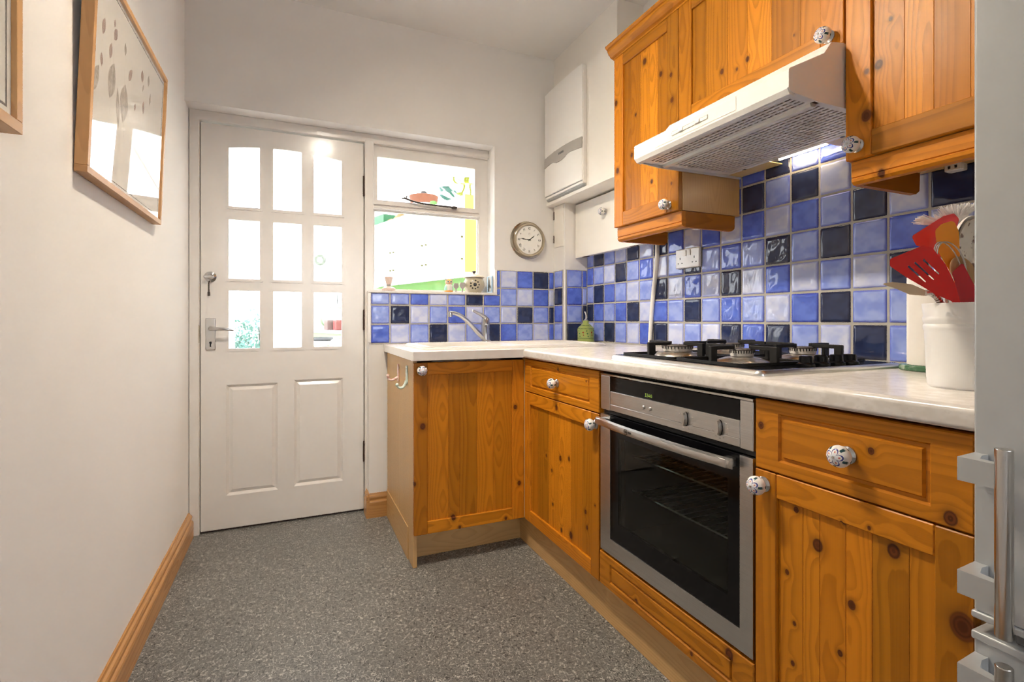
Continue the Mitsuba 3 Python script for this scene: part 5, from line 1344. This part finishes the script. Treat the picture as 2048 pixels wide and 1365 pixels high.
add('bracket', obx(2.93, 2.95, -0.32, 0.12, 1.185, 1.205), 'grey_plastic', b)
for k, m in enumerate(('pale_green', 'dark_grey', 'white_out')):
    add('tea_tin', obx(2.54 + 0.15 * k, 2.66 + 0.15 * k, 0.0, 0.12, 1.2285, 1.38 - 0.02 * k, 0.004), m, label=['pale green tin on the shelf beyond the door', 'dark grey tin on the shelf beyond the door', 'white tin on the shelf beyond the door'][k], cat='tin')
b = thing('trolley', 'white trolley with a grey pan just beyond the door', 'trolley')
add('top', box(0.10, 0.62, 4.30, 4.82, 0.835, 0.860, 0.004), 'white_out', b)
add('shelf', box(0.12, 0.60, 4.32, 4.80, 0.30, 0.32, 0.004), 'white_out', b)
for x in (0.115, 0.575):
    for y in (4.315, 4.775):
        add('leg', box(x, x + 0.03, y, y + 0.03, 0.0, 0.835), 'white_out', b)
b = thing('pan', 'grey pan with a handle on the white trolley beyond the door', 'pan')
add('body', lathe([(0, 0), (0.075, 0), (0.095, 0.012), (0.100, 0.028), (0.095, 0.028), (0.09, 0.014), (0, 0.006)], 32, (0.215, 4.50, 0.8605)), 'dark_grey', b, smooth=40)
add('handle', tube([(0.31, 4.50, 0.884), (0.37, 4.49, 0.888), (0.47, 4.47, 0.890)], 0.009, 10), 'steel_polished', b, smooth=60)
b = thing('wall_mask', 'round green ring ornament with two pink knobs on the white back wall', 'ornament')
tr = trimesh.creation.torus(0.058, 0.019, major_sections=32, minor_sections=12)
tr.apply_transform(trimesh.transformations.rotation_matrix(math.pi / 2, [1, 0, 0]))
tr.apply_translation((0.345, YE - 0.021, 1.868))
mat('sage', (0.06, 0.085, 0.035), 0.5)
add('ring', tr, 'sage', b, smooth=True)
for s in (-1, 1):
    add('knob', trimesh.creation.icosphere(subdivisions=2, radius=0.024).apply_translation((0.345 + 0.064 * s, YE - 0.0245, 1.925)), 'blush', b, smooth=True)
# bushes in the garden
rb = random.Random(11)
for i, (x, y, h, r) in enumerate(((-0.70, 8.3, 0.80, 0.30), (-0.52, 9.4, 1.15, 0.46), (-1.75, 9.0, 1.0, 0.45), (0.75, 9.2, 0.7, 0.35))):
    b = thing('garden_bush', ['low blue-green bush nearest the garden doors', 'taller blue-green bush behind the low one', 'broad bush to the left beyond the garden doors', 'bush half hidden by the back wall'][i], 'bush', 'bushes in the garden')
    add('stem', tube([(x, y, -0.06), (x + 0.02, y, h * 0.5), (x, y, h * 0.8)], [0.025, 0.018, 0.008], 8), 'hinge_brown', b)
    lv_v, lv_f = [], []
    for k in range(900):
        q = np.array([rb.gauss(0, 1) for _ in range(3)])
        q /= np.linalg.norm(q)
        rad = rb.uniform(0.55, 1.05)
        c = np.array([x, y, h * 0.55]) + q * [r, r, h * 0.5] * rad
        a = np.array([rb.gauss(0, 1) for _ in range(3)]); a /= np.linalg.norm(a)
        t = np.cross(a, q); t /= np.linalg.norm(t) + 1e-9
        L, w = rb.uniform(0.045, 0.075), rb.uniform(0.014, 0.022)
        n0 = len(lv_v)
        lv_v += [c - a * L / 2, c + t * w, c + a * L / 2, c - t * w]
        lv_f += [[n0, n0 + 1, n0 + 2], [n0, n0 + 2, n0 + 3]]
    add('foliage', trimesh.Trimesh(lv_v, lv_f, process=False), 'teal_leaf', b, kind='stuff')
